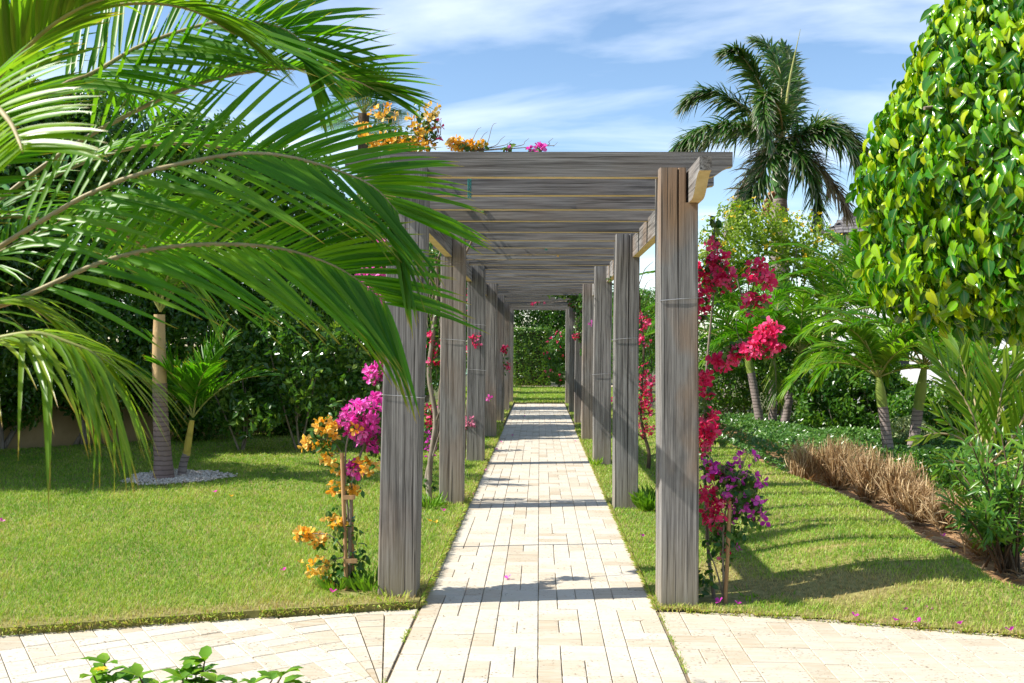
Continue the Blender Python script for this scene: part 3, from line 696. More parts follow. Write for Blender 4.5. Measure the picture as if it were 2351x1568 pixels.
# --- foreground palm: crown just outside the frame, its leaves reaching in over the lawn
KF = .82
FB = np.array([-2.02, 2.76, 1.74])
root = thing('feather_palm', 'large feather palm with broad glossy leaves reaching in over the path', 'palm tree', (-2.12, 2.8, 0))
mb = MB(); tube(mb, [(-2.12, 2.8, 0), (-2.11, 2.81, .7), (-2.10, 2.83, 1.3)], [.12, .085, .075], 14, n=14); rebase(mb.build('trunk', T_GREY), root)
mb = MB(); tube(mb, [(-2.10, 2.83, 1.28), (-2.09, 2.84, 1.55), FB], [.08, .075, .045], 14, n=10); rebase(mb.build('crownshaft', T_GRN), root)
def fg(pix, sepleaf=False, start=True, **kw):
    pts = [P(x, y, Y * KF) for x, y, Y in pix]; kw['L'] *= KF; kw['Wd'] *= KF; kw['rach'] *= KF; kw.setdefault('jit', 2.5)
    if start: pts = [FB] + pts
    mbr = MB(); sp = [] if sepleaf else None; mats = kw.pop('mats', [M_RACHT, M_PALM])
    frond(mbr, pts, sep=sp, **kw)
    if not sepleaf: rebase(mbr.build('frond', mats), root); return
    o = rebase(mbr.build('frond', mats[0]), root)
    for V, F, r, t in sp:
        m = MB(); m.add(V, F, r, t, 0, True); m.build('leaflet', mats[1], o)
big = dict(L=.60, Wd=.0245, n=48, rach=.0105, segs=6, twist=.1, rbase=.6)
fg([(-60, 600, 3.35), (238, 429, 3.38), (491, 361, 3.45), (640, 356, 3.52), (781, 394, 3.6), (862, 433, 3.66), (915, 490, 3.7)], True, **{**big, 'a0': 46, 'a1': 33, 'lift': 4, 'droop': .10, 'up': (.1, -.85, .5), 't0': .18, 'tipL': .7})
fg([(-40, 715, 3.3), (235, 601, 3.36), (420, 564, 3.44), (602, 565, 3.5), (720, 592, 3.56), (807, 633, 3.6), (890, 700, 3.64)], True, **{**big, 'a0': 48, 'a1': 33, 'lift': 4, 'droop': .12, 'up': (.1, -.85, .5), 't0': .2, 'tipL': .7})
fg([(60, 260, 3.6), (220, 165, 3.72), (341, 97, 3.8), (506, 48, 3.88), (600, 52, 3.93), (671, 77, 3.97), (722, 130, 4.0)], False, **{**big, 'a0': 56, 'a1': 34, 'lift': 6, 'droop': .10, 'up': (.1, -.85, .5), 't0': .2, 'n': 46, 'L': .64})
fg([(100, 380, 3.7), (315, 253, 3.8), (440, 198, 3.9), (550, 169, 3.97), (679, 158, 4.05), (807, 183, 4.1), (858, 205, 4.14)], False, **{**big, 'a0': 48, 'a1': 16, 'lift': 40, 'droop': .1, 'up': (0, .35, 1), 't0': .2, 'L': .55})
# the leaf that points at the camera
fg([(-120, 330, 2.9), (-70, 235, 2.55), (-25, 232, 2.3), (22, 279, 2.12), (44, 325, 2.02), (52, 350, 1.98)], True, start=True, mats=[M_RACHT, M_PALML], **{**big, 'L': .27, 'Wd': .025, 'n': 26, 'a0': 66, 'a1': 46, 'lift': 0, 'droop': .1, 'up': (.2, -1, .25), 't0': .28, 'tipL': .75})
# lower yellow-green leaf hanging at the side, and more behind
fg([(-110, 800, 2.9), (0, 776, 2.85), (84, 765, 2.85), (158, 787, 2.85), (220, 816, 2.86), (262, 880, 2.88)], False, mats=[M_RACH, M_PALMY], **{**big, 'L': .42, 'Wd': .017, 'n': 30, 'a0': 55, 'a1': 30, 'lift': -10, 'droop': .6, 'jit': 10, 't0': .22, 'up': (0, -.2, 1)})
fg([(-60, 520, 3.6), (90, 500, 3.9), (240, 520, 4.15), (370, 590, 4.3), (430, 660, 4.35)], False, **{**big, 'L': .5, 'n': 34, 'lift': 25, 'droop': .35})
fg([(-100, 300, 3.5), (-20, 120, 3.7), (60, -40, 3.9), (150, -150, 4.0)], False, **{**big, 'L': .6, 'lift': 12, 'droop': .15, 'up': (.4, -.8, .4), 'a0': 50})
fg([(-160, 350, 3.2), (-130, 150, 3.2), (-90, -80, 3.2), (-20, -260, 3.25)], False, **{**big, 'L': .6, 'lift': 12, 'droop': .12, 'up': (.5, -.8, .2), 'a0': 52})
fg([(-60, 260, 3.1), (60, 110, 2.95), (180, 20, 2.85), (310, -20, 2.8)], False, mats=[M_RACH, M_PALMY], **{**big, 'L': .42, 'Wd': .026, 'lift': 35, 'droop': .2, 'up': (-.2, .2, 1), 'a0': 45})
fg([(20, 470, 3.9), (200, 370, 4.2), (380, 330, 4.4), (560, 350, 4.55), (690, 420, 4.62)], False, **{**big, 'L': .5, 'lift': 20, 'droop': .3, 'n': 34})
thin = {**big, 'L': .40, 'Wd': .016, 'n': 30, 'a0': 50, 'a1': 25, 'lift': 5, 'droop': .55, 't0': .2, 'up': (0, -.3, 1), 'jit': 9}
fg([(-150, 760, 3.1), (-40, 700, 3.2), (60, 700, 3.3), (140, 760, 3.35), (180, 850, 3.4)], False, mats=[M_RACH, M_PALMY], **thin)
fg([(0, 180, 3.3), (120, 60, 3.4), (280, 10, 3.5), (430, 20, 3.55), (540, 80, 3.6)], False, mats=[M_RACHT, M_PALML], **{**big, 'L': .5, 'lift': 25, 'droop': .3, 'up': (0, -.1, 1)})
fg([(-40, 600, 3.6), (120, 520, 3.8), (280, 470, 3.95), (430, 480, 4.05), (540, 540, 4.1)], False, **{**big, 'L': .5, 'lift': 15, 'droop': .35, 'up': (0, -.4, 1)})
for az, el in ((2.2, 40), (3.2, 25), (3.9, 45), (4.6, 30), (5.2, 20), (1.4, 60)):
    mb = MB(); frond(mb, arch(FB, az, el, 2.0, 1.3), **{**big, 'L': .5, 'n': 30}); rebase(mb.build('frond', [M_RACHT, M_PALM]), root)

# --- the pair of palms in the gravel ring
b1 = G(377, 1100, .05); Yp = b1[1]
tr = [b1, P(374, 1050, Yp), P(369, 960, Yp), P(367, 880, Yp)]; tr = [np.array(b1) - [0, 0, .05]] + tr[1:]
sh_ = [P(367, 886, Yp), P(366, 850, Yp), P(365, 790, Yp), P(366, 722, Yp)]
c = P(368, 715, Yp); kw = dict(L=.52, Wd=.036, n=36, lift=24, droop=.32, rach=.014, segs=4)
fr = [dict(pts=arch(c, az, el, Lf, bd), **kw) for az, el, Lf, bd in ((.1, 62, 1.9, 1.7), (3.05, 58, 1.8, 1.7), (1.5, 70, 2, 1.5), (4.4, 66, 1.7, 1.6), (5.4, 60, 1.8, 1.7), (2.3, 55, 1.9, 1.6), (.8, 55, 1.9, 1.5), (3.7, 74, 1.9, 1.2), (4.9, 82, 1.7, .9), (5.9, 76, 1.9, 1.2))]
palm('lawn_palm', 'tall palm with tan crownshaft and ringed grey trunk in the gravel ring', tr, [.135, .108, .092, .088], sh_, [.082, .086, .078, .066], T_REDG, T_TAN, fr, [M_RACH, M_PALML])
b2 = G(416, 1094, .05); Y2 = b2[1] + .05
tr = [b2 - [0, 0, .05], P(421, 1065, Y2), P(428, 1042, Y2)]; sh_ = [P(428, 1045, Y2), P(434, 1005, Y2), P(441, 965, Y2)]
c = P(443, 958, Y2); kw = dict(L=.52, Wd=.046, n=19, lift=24, droop=.16, rach=.011, segs=4)
fr = [dict(pts=arch(c, az, el, Lf, bd), **kw) for az, el, Lf, bd in ((.15, 52, 1.1, 1.1), (3.0, 52, 1.15, 1.2), (1.2, 72, 1.25, .8), (5.3, 62, 1.0, 1.0), (4.3, 68, .9, .9), (2.2, 66, 1.0, 1.1), (.7, 80, 1.15, .4), (3.7, 75, 1.1, .6))]
palm('young_palm', 'small young palm with yellow stem beside the tall palm in gravel', tr, [.06, .05, .048], sh_, [.046, .042, .03], T_GREY, T_YEL, fr, [M_RACH, M_PALM])
# gravel ring
gc = (b1 + b2) / 2; N = 2600; a = rng.uniform(0, 6.283, N); rr = np.sqrt(rng.uniform(0, 1, N)); wv_ = 1 + .10 * np.sin(a * 3 + 1) + .06 * np.sin(a * 7) + rng.normal(0, .05, N); gx = gc[0] + .05 + np.cos(a) * rr * wv_ * .60; gy = gc[1] + np.sin(a) * rr * wv_ * .62
OCT = (np.array([(1, 0, 0), (0, 1, 0), (-1, 0, 0), (0, -1, 0), (0, 0, .7), (0, 0, -.7)], float), np.array([(0, 1, 4), (1, 2, 4), (2, 3, 4), (3, 0, 4), (1, 0, 5), (2, 1, 5), (3, 2, 5), (0, 3, 5)]), np.zeros(6))
mb = MB(); inst(mb, OCT, frames(rdir(N), rdir(N), rng.uniform(.008, .018, N)), np.c_[gx, gy, .062 + rng.uniform(0, .012, N)], rng.random(N))
k_ = NT('white_gravel'); M_GRAV = k_.done(k_.pbr(k_.ramp(k_.attr('rnd'), [(0, (.36, .29, .23)), (.5, (.58, .50, .42)), (1, (.70, .64, .56))]), .8))
tag(mb.build('gravel', M_GRAV, kind='stuff'), 'ring of pale gravel round the two palms on the lawn', 'gravel')

# --- royal palm against the sky
YR = 26.0; c = P(1797, 318, YR); bz = G(1790, 798 + 1.68 * 2204 / YR); bz[2] = 0
fr = []
def rf(pix, mats=None, **kw):
    d = dict(pts=[c] + [P(*q) for q in pix], L=.84, Wd=.06, n=190, a0=60, a1=24, lift=4, droop=.32, rach=.03, segs=4, t0=.08, tipL=.6, jit=15, ljit=32, rvar=.5); d.update(kw)
    if mats: d['mats'] = mats
    fr.append(d)
rf([(1795, 240, 26.2), (1792, 170, 26.6), (1768, 115, 27), (1738, 92, 27.3)], L=.75)
rf([(1770, 250, 25.8), (1735, 175, 25.5), (1700, 125, 25.2), (1672, 118, 25)], L=.75)
rf([(1740, 270, 26), (1680, 228, 26), (1620, 212, 26), (1580, 232, 26)])
rf([(1750, 300, 25.4), (1690, 285, 25), (1610, 300, 24.6), (1556, 335, 24.4)])
rf([(1740, 305, 26.6), (1670, 300, 27), (1600, 320, 27.4), (1570, 350, 27.6)], mats=[M_RACHT, M_ROYAL])
rf([(1775, 350, 25.2), (1745, 410, 24.9), (1715, 470, 24.8), (1690, 520, 24.8)], droop=.3)
rf([(1760, 340, 27), (1725, 400, 27.3), (1700, 450, 27.4), (1668, 540, 27.4)], mats=[M_RACHT, M_DEADP])
rf([(1845, 305, 26.2), (1890, 285, 26.4), (1945, 305, 26.6), (1985, 350, 26.8)])
rf([(1850, 310, 25.6), (1900, 300, 25.3), (1950, 340, 25), (1975, 395, 24.9)])
rf([(1830, 345, 26), (1865, 370, 26), (1915, 430, 26), (1945, 480, 26)], mats=[M_RACHT, M_DEADP])
rf([(1820, 340, 25.3), (1850, 380, 25), (1872, 440, 24.9), (1878, 505, 24.9)], mats=[M_RACHT, M_ROYAL])
rf([(1815, 280, 27), (1815, 210, 27.5), (1812, 150, 28), (1800, 110, 28.3)])
rf([(1790, 255, 24.8), (1760, 215, 24.4), (1752, 260, 23.9), (1765, 330, 23.7)], L=.5)
root = palm('royal_palm', 'tall royal palm with wind-torn fronds rising above the garden', [bz, P(1790, 560, YR), P(1788, 440, YR)], [.30, .24, .2], [P(1788, 462, YR), P(1790, 420, YR), P(1796, 350, YR), c], [.215, .24, .17, .09], T_GREY, T_DGRN, fr, [M_RACHT, M_ROYAL])
mb = MB(); tube(mb, [c, P(1812, 190, YR), P(1838, 66, YR)], [.05, .035, .004], 6, n=8); rebase(mb.build('spear_leaf', M_RACH), root)
mb = MB()
for pp in ([P(1775, 440, YR - .3), P(1762, 470, YR - .4), P(1757, 500, YR - .4)],):
    q = cr(pp, 6); V = np.stack([q + [-.12, 0, 0], q + [0, -.08, 0], q + [.1, 0, 0]], 1).reshape(-1, 3); k = np.arange(5)[:, None] * 3
    mb.add(V, np.concatenate([k + np.array([0, 1, 4, 3]), k + np.array([1, 2, 5, 4])]))
rebase(mb.build('dry_sheath', plainmat('dry_sheath', [(.3, (.25, .11, .05)), (.7, (.45, .26, .13))], 6)), root)

# --- palms in the bed behind the right-hand posts
def bedpalm(label, base, gtop, stop, r, nf, Lf, az0=0., mats=None, el=(80, 22), bend=1.5, name='bed_palm', smat=None, extra=(), L=.42, n=40):
    c = stop; tr = [base, (np.array(base) * .5 + np.array(gtop) * .5), gtop]
    fr = ring_fronds(np.array(c), nf, Lf, el, bend, az0, L=L, Wd=.042, n=n, lift=22, droop=.3, rach=.012, segs=4)
    fr += list(extra)
    return palm(name, label, tr, [r * 1.25, r, r * .95], [np.array(gtop) - [0, 0, .02], (np.array(gtop) + np.array(stop)) / 2, stop], [r * .98, r * .95, r * .5], T_GREY, smat or T_GRN, fr, mats or [M_RACH, M_PALML], 'palms in the planting bed')
def at(x, y, Y, z=None):
    p = P(x, y, Y)
    if z is not None: p[2] = z
    return p
bedpalm('bed palm whose ringed trunk leans towards the pergola, behind the ground cover', at(1752, 960, 18, 0), P(1724, 853, 18), P(1714, 810, 18), .075, 12, 2.3, .3, [M_RACH, M_PALM])
dead = [dict(pts=[P(1776, 830, 18.2), P(1780, 850, 18.1), P(1782, 885, 18.05), P(1783, 905, 18.0)], L=.5, Wd=.03, n=16, a0=50, a1=20, lift=0, droop=.3, rach=.012, segs=3, mats=[M_RACHT, M_PALMY])]
bedpalm('upright bed palm with a hanging yellowed skirt frond, between two leaning palms', at(1774, 960, 18.3, 0), P(1774, 870, 18.3), P(1776, 822, 18.3), .075, 11, 2.1, 1.1, [M_RACH, M_PALM], extra=dead)
bedpalm('bed palm with pale trunk leaning away from the pergola, beside the upright palm', at(1795, 960, 18, 0), P(1818, 875, 18), P(1838, 812, 18), .08, 12, 2.2, 2.2, [M_RACH, M_PALML])
arcx = [dict(pts=[P(2018, 865, 13.2), P(1995, 800, 13), P(1960, 745, 12.9), P(1900, 735, 12.8), P(1836, 770, 12.7)], L=.44, Wd=.026, n=36, lift=18, droop=.35, rach=.013, segs=4),
        dict(pts=[P(2018, 865, 13.2), P(1990, 840, 12.8), P(1945, 815, 12.6), P(1890, 810, 12.5), P(1852, 832, 12.4)], L=.36, Wd=.024, n=32, lift=10, droop=.4, rach=.012, segs=4)]
bedpalm('short bed palm with fresh green crownshaft and drooping crown, beside the pale leaved shrub', at(2047, 1070, 13.2, 0), P(2026, 930, 13.2), P(2017, 866, 13.2), .07, 12, 1.5, .7, [M_RACH, M_PALML], extra=arcx, bend=1.8)
bedpalm('bed palm with dark trunk standing between pale leaved shrub and yellowing palm', at(2088, 1062, 13.6, 0), P(2108, 938, 13.6), P(2122, 842, 13.6), .075, 13, 1.75, 1.9, [M_RACH, M_PALM], bend=1.6)
bedpalm('bed palm with fronds in front of the white wall, trunk hidden by shrubs', at(2215, 1000, 15.5, 0), at(2215, 930, 15.5), P(2215, 880, 15.5), .07, 11, 1.7, .2, [M_RACH, M_PALM])
for i, (x, y, Yd) in enumerate(((1670, 700, 21.5), (1900, 690, 20.5), (1985, 660, 18.5))):
    bedpalm(('bushy palm at the back of the bed nearest the pergola posts', 'bushy palm at the back of the bed under the lime-leaved tree', 'bushy palm at the back of the bed below the shingled roof')[i], at(x, 900, Yd, 0), at(x, 780, Yd), at(x, 740, Yd), .08, 13, 2.4, i * .9, [M_RACH, M_PALM if i != 1 else M_PALML], el=(82, 30), L=.5, n=38)

# yellowing clump palm and coconut sapling by the bed edge
YA = 8.9; ab = at(2268, 1240, YA, 0); cc = at(2262, 1075, YA)
def yf(*pix, **kw):
    d = dict(pts=[cc] + [P(*q) for q in pix], L=.42, Wd=.036, n=17, a0=44, a1=16, lift=10, droop=.06, rach=.012, segs=4, up=(0, -.8, .5), rvar=.5); d.update(kw); return d
fr = [yf((2235, 960, 8.9), (2190, 880, 8.95), (2128, 790, 9.0)), yf((2290, 960, 8.8), (2305, 880, 8.8), (2352, 780, 8.8), L=.4), yf((2225, 1010, 8.7), (2180, 975, 8.6), (2135, 930, 8.5), L=.26, n=12),
      yf((2210, 1010, 8.6), (2150, 995, 8.5), (2100, 1010, 8.45), L=.2, n=8), yf((2330, 1000, 8.6), (2360, 930, 8.5), (2400, 860, 8.4)), yf((2270, 950, 9.2), (2275, 850, 9.3), (2260, 760, 9.4)),
      yf((2340, 1050, 8.6), (2390, 1020, 8.5), (2440, 1030, 8.4)), yf((2240, 930, 9.3), (2210, 840, 9.4), (2200, 800, 9.5)), yf((2300, 940, 9.2), (2340, 860, 9.4), (2420, 800, 9.5)), yf((2200, 1060, 8.6), (2170, 1060, 8.5), (2150, 1090, 8.4), L=.2, n=8)]
palm('clump_palm', 'yellowing clump palm with stiff upright fronds behind the oleander', [ab, (ab + cc) / 2, cc], [.06, .05, .04], None, None, T_GRN, None, fr, [M_RACHT, M_PALMY])
YS = 8.3; sb = at(2228, 1246, YS, 0); sc_ = P(2224, 1205, YS)
fr = [dict(pts=[sc_, P(2216, 1160, YS), P(2203, 1125, YS), P(2192, 1100, YS)], L=.16, Wd=.022, n=9, a0=40, a1=12, lift=8, droop=.05, rach=.008, segs=3, up=(0, -.8, .5)),
      dict(pts=[sc_, P(2226, 1150, YS), P(2236, 1110, YS), P(2255, 1085, YS)], L=.16, Wd=.02, n=9, a0=40, a1=12, lift=8, droop=.08, rach=.008, segs=3, up=(0, -.8, .5)),
      dict(pts=[sc_, P(2205, 1185, YS), P(2186, 1170, YS), P(2172, 1165, YS)], L=.12, Wd=.02, n=6, a0=38, a1=12, lift=8, droop=.05, rach=.007, segs=3, up=(0, -.8, .5))]
palm('palm_sapling', 'small palm sapling with orange stem on the bare soil of the bed edge', [sb, (sb + sc_) / 2, sc_], [.03, .024, .016], None, None, plainmat('orange_stem', [(.3, (.34, .14, .03)), (.7, (.5, .26, .06))], 8, .5), None, fr, [M_RACH, M_PALMY])

# fan palm far behind the hedge
c = P(835, 262, 24); fb_ = np.array([c[0], 24, 0]); root = thing('fan_palm', 'dark fan palm showing above the orange blossom beyond the hedge', 'palm tree', fb_)
mb = MB(); tube(mb, [fb_, c], [.2, .14], 12, n=10); rebase(mb.build('trunk', M_BARKD), root)
for i in range(20):
    az, el = i * 2.4, rng.uniform(-25, 85); h = np.array([math.cos(az) * math.cos(R(el)), math.sin(az) * math.cos(R(el)), math.sin(R(el))]); hub = c + h * rng.uniform(.45, .7)
    mb = MB(); tube(mb, [c, hub], [.02, .012], 5, 0); side = nrm(np.cross(h, [0, 0, 1.])); upv = np.cross(side, h); nf = 22
    for q in range(nf):
        a = R(-105 + 210 * (q + .5) / nf); d = h * math.cos(a) + side * math.sin(a); d = nrm(d + upv * .12); Lq = .85 * rng.uniform(.9, 1.05); ac = nrm(np.cross(d, upv)) * .03
        V = [hub, hub + d * Lq * .55 + ac, hub + d * Lq * .55 - ac, hub + d * Lq + np.array([0, 0, -.05])]
        mb.add(V, [(0, 1, 2), (1, 3, 2)], rng.random() * .6, [0, .5, .5, 1], 1)
    rebase(mb.build('frond', [M_RACH, M_HEDGE]), root)
# ------------------------------------------------------------------ shrubs, hedges and trees of scattered leaves
def crown_leaves(mb, lobes, n, size, seed=0., gap=-.25, shell=.72, drop=.3, leaf=LEAF2, k=1.6, outw=.8, m=0, clip=None, rsh=.0):
    lobes = [(np.asarray(c, float), np.asarray(r, float) * np.ones(3)) for c, r in lobes]
    a = np.array([(r[0] * r[1] * r[2]) ** (2 / 3) for c, r in lobes]); pick = rng.choice(len(lobes), n, p=a / a.sum())
    C = np.array([c for c, r in lobes])[pick]; Rr = np.array([r for c, r in lobes])[pick]
    d = rdir(n); f = shell + (1 - shell) * rng.random(n) ** .6; nz_ = wob(C + d * Rr, k, seed)
    p = C + d * Rr * (f * (1 + .16 * nz_))[:, None]
    keep = wob(p, k * 2.2, seed + 3) > gap
    for (c, r) in lobes: keep &= ~((((p - c) / r) ** 2).sum(1) < (shell * .8) ** 2)
    keep &= p[:, 2] > .03
    if clip is not None: keep &= clip(p)
    p, d = p[keep], nrm((d / Rr)[keep]); N = len(p)
    nn = nrm(d * outw + rdir(N) * .75 + [0, 0, .25]); al = nrm(np.cross(nn, rdir(N)) + np.array([0, 0, -drop]))
    r = np.clip(.45 + .35 * wob(p, k * 1.3, seed + 9) + rng.normal(0, .2, N) + rsh, 0, 1)
    inst(mb, leaf, frames(al, nn, size * rng.uniform(.7, 1.25, N)), p, r, m)
    return p
def tree(name, label, base, lobes, n, size, mat, cat='tree', group=None, stems=3, srad=.06, bark=None, seed=None, flower=None, **kw):
    root = thing(name, label, cat, base, group); mb = MB(); base = np.asarray(base, float)
    for i in range(stems):
        c, r = lobes[i % len(lobes)]; e = np.asarray(c, float) + rng.normal(0, .1, 3); b = base + [rng.normal(0, srad * 1.5), rng.normal(0, srad), -.03]
        tube(mb, [b, b * .6 + e * .4 + rng.normal(0, .12, 3) * [1, 1, .2], e], [srad, srad * .7, srad * .3], 7, n=8)
    rebase(mb.build('trunk', bark or M_BARK), root)
    mb = MB(); crown_leaves(mb, lobes, n, size, seed if seed is not None else rng.uniform(0, 20), **kw); rebase(mb.build('crown', mat), root)
    if flower:
        fm, fn, fs = flower; mb = MB(); crown_leaves(mb, [(c, np.asarray(r) * 1.06) for c, r in lobes], fn, fs, 4., leaf=TRIO, shell=.95, gap=-.1, drop=0, outw=1.6)
        rebase(mb.build('blossoms', fm), root)
    return root
M_SUNSH = leafmat('sunny_shrub_leaf', g3((.03, .1, .012), (.08, .19, .02), (.24, .34, .05)), .42, .28, spec=.6)
# tall hedge trees along the wall, then up the far side of the pergola
HT = [(-12.6, 10.6, 5.6), (-10.9, 13.2, 6.0), (-9.2, 14.35, 6.2), (-7.6, 15.7, 6.1), (-6.2, 16.95, 6.0), (-4.9, 18.0, 5.6), (-3.95, 19.6, 4.9), (-3.7, 22.6, 5.0), (-3.6, 26.0, 5.0), (-3.5, 30.0, 5.2), (-3.5, 34.5, 5.4), (-3.6, 39.5, 5.6), (-8.6, 15.0, 6.0)]
names = ['hedge tree against the wall outside the lawn corner', 'hedge tree beside the lawn corner, its crown over the beige wall', 'dense hedge tree behind the hanging yellow-green fronds', 'dense hedge tree behind the tall lawn palm',
         'dense hedge tree behind the young lawn palm', 'sunlit hedge tree at the end of the beige wall', 'hedge tree beside the second pergola bay', 'hedge tree beside the third pergola bay', 'hedge tree beside the fourth pergola bay', 'hedge tree beside the fifth pergola bay', 'hedge tree beside the last pergola bay', 'hedge tree beyond the end of the pergola on the court side', 'hedge tree between lawn corner and tall lawn palm, over the beige wall']
for i, (x, y, h) in enumerate(HT):
    lob = [((x + rng.normal(0, .15), y + rng.normal(0, .15), h * .30), (1.05, .8, h * .24)), ((x - .2, y, h * .55), (1.15, .95, h * .24)), ((x + .25, y + .1, h * .8), (.95, .85, h * .2)), ((x + rng.normal(0, .5), y - .3, h * .45), (.7, .55, .9)), ((x + rng.normal(0, .5), y - .1, h * .9), (.5, .5, .55))]
    if i in (4, 5, 6): lob += [((x + .3, y - .55, .75), (.8, .5, .7)), ((x - .5, y - .5, 1.3), (.6, .45, .8))]
    near = i < 7 or i == 12
    tree('hedge_tree', names[i], (x, y, 0), lob, 44000 if near else 14000, .11 if near else .13, M_HEDGE, 'tree', 'hedge trees along the court side', 4, .05, seed=i * 2.3, gap=-.3, shell=.45, drop=.35)
tree('lawn_tree', 'tree at the lawn corner outside the wall, shading the far part of the lawn', (-8.5, 11.2, 0), [((-8.6, 11.2, 2.2), (1.6, 1.2, 1.4)), ((-8.4, 11.5, 3.5), (1.6, 1.5, 1.1)), ((-8.9, 12.6, 2.8), (1.3, 1.3, 1.3))], 46000, .11, M_HEDGE, 'tree', None, 4, .07, gap=-.3, shell=.4)
for lb, x, y, Yd, rx, rz in (('sunlit shrub of the hedge foot behind the young palm', 560, 890, 14.9, .65, .8), ('sunlit shrub of the hedge foot between young palm and orange blossom', 690, 810, 15.1, .8, 1.25), ('leafy shrub of the hedge foot behind the magenta blossom', 820, 850, 15.4, .75, 1.1)):
    c = P(x, y, Yd); tree('hedge_shrub', lb, (c[0], Yd, 0), [(c, (rx, rx * .7, rz)), (c + [.3, -.3, -.4], (rx * .6, rx * .5, rz * .5)), (c + [-.4, -.25, .3], (rx * .55, rx * .5, rz * .5)), (c + [.1, -.1, rz * .7], (rx * .5, rx * .4, rz * .45))], 4600, .125, M_SUNSH, 'shrub', 'shrubs at the hedge foot', 5, .02, gap=.0, shell=.35)
# far end of the path: clipped block, shrubs, dark trees
YB = 41.5
bx0, bx1 = P(1178, 800, YB)[0], P(1262, 800, YB)[0]; bzt = P(1220, 757, YB)[2]
root = thing('clipped_hedge', 'clipped box-shaped hedge standing on the lawn beyond the path end', 'hedge', ((bx0 + bx1) / 2, YB + .6, 0))
n = 16000; u = rng.random((n, 3)); f = rng.integers(0, 3, n); u[np.arange(n), f] = np.where(f == 2, 1, (rng.random(n) < .5)) ; u = u + rng.normal(0, .012, u.shape)
p = np.c_[bx0 + (bx1 - bx0) * u[:, 0], YB + 1.3 * u[:, 1], .05 + (bzt - .05) * u[:, 2]]; p += (.06 * wob(p, 3))[:, None] * nrm(u - .5)
mb = MB(); nn = nrm((u - .5) ** 3 * 8 + rdir(n) * .6); inst(mb, LEAF2, frames(nrm(np.cross(nn, rdir(n))), nn, rng.uniform(.07, .12, n)), p, np.clip(.6 + rng.normal(0, .25, n), 0, 1)); rebase(mb.build('foliage', M_SHRUB), root)
mb = MB(); box(mb, (bx0 + .12, YB + .12, 0), (bx1 - .12, YB + 1.2, bzt - .12)); rebase(mb.build('branch_core', M_BARKD), root)
tree('flowering_shrub', 'leafy shrub with a few red blossoms beside the clipped hedge', at(1283, 860, 40, 0), [(at(1283, 850, 40), (.55, .5, .55)), (at(1275, 810, 40), (.5, .45, .6)), (at(1300, 790, 40), (.45, .4, .7))], 7000, .10, M_SHRUB, 'shrub', None, 3, .03, flower=(M_RED, 90, .07))
for i, (x, h, lb) in enumerate(((-1.9, 6.2, 'dark tree behind the clipped hedge'), (.3, 5.6, 'dark tree closing the view at the end of the path'), (2.2, 5.4, 'dark tree behind the shrub with red blossoms'), (4.4, 4.6, 'dark tree standing at the far bed beyond the last post'))):
    tree('end_tree', lb, (x, 46 + i * .4, 0), [((x, 46, h * .35), (1.5, 1.1, h * .34)), ((x + .3, 46, h * .7), (1.4, 1.1, h * .3))], 9000, .16, M_HEDGE, 'tree', 'trees closing the path', 3, .1, gap=-.6, shell=.4)
# right side masses
tree('lime_leaved_tree', 'lime green flowering tree with small yellow blooms below the royal palm', at(1790, 900, 21, 0), [(P(1680, 540, 20.5), (.75, .7, .55)), (P(1740, 515, 21), (.8, .7, .55)), (P(1810, 535, 21), (.9, .8, .5)), (P(1880, 585, 21.4), (.9, .8, .42)), (P(1650, 590, 20.5), (.6, .6, .5)), (P(1940, 620, 21.5), (.8, .7, .45)), (P(1780, 600, 21.3), (1.2, .8, .7)), (P(1690, 480, 20.8), (.45, .4, .22))], 15000, .10, M_YSHR, 'tree', None, 6, .04, gap=.02, shell=.35, flower=(M_YEL, 420, .055), k=2.2)
def shrub(label, x, y, Yd, rx, rz, n, size, mat, name='garden_shrub', leaf=LEAF2, **kw):
    c = P(x, y, Yd); b = (c[0], Yd, 0); lob = [(c, (rx, rx * .8, rz))] + [(c + np.array([rng.uniform(-.6, .6) * rx, rng.uniform(-.5, .3) * rx, rng.uniform(-.4, .5) * rz]), (rx * .6, rx * .5, rz * .6)) for _ in range(4)]
    return tree(name, label, b, lob, n, size, mat, 'shrub', 'shrubs filling the planting bed', 4, .025, leaf=leaf, **kw)
shrub('dense shrub with small leaves beside the first post behind crimson blossom', 1640, 850, 20.5, 1.1, 1.2, 11000, .085, M_SHRUB)
shrub('small-leaved shrub behind the leaning bed palms', 1720, 860, 20.5, 1.2, .9, 10000, .085, M_SHRUB)
shrub('glossy dark shrub in front of the white house wall', 1935, 900, 17, .8, .75, 9000, .10, M_SHRUB)
shrub('glossy shrub below the short bed palm, against the house', 2010, 930, 16.5, .8, .6, 7000, .10, M_SHRUB)
shrub('pale cream-leaved shrub between the two nearer bed palms', 2085, 1010, 14.3, .42, .38, 3600, .06, M_VARI, 'variegated_shrub')
shrub('green shrub behind the pale cream-leaved shrub', 2160, 975, 15.2, .9, .7, 9000, .09, M_SHRUB)
shrub('tangled shrub at the foot of the white swept wall', 2290, 960, 14.5, 1.1, .75, 9000, .09, M_SHRUB)
shrub('low leafy shrub on the bed beside the dry grass tufts', 2120, 1085, 11.3, .42, .3, 3000, .06, M_SHRUB)
shrub('tall shrub beside the second post on the bed side', 1500, 760, 27, 1.0, 1.3, 8000, .10, M_SHRUB)
shrub('tall shrub beside the third post on the bed side', 1440, 770, 33, 1.2, 1.6, 7000, .12, M_SHRUB)
shrub('shrub far back between bed and path end', 1392, 790, 38, 1.0, 1.5, 6000, .13, M_SHRUB)
shrub('shrub behind the upright bed palm', 1850, 850, 19.5, 1.1, .9, 9000, .09, M_SHRUB)
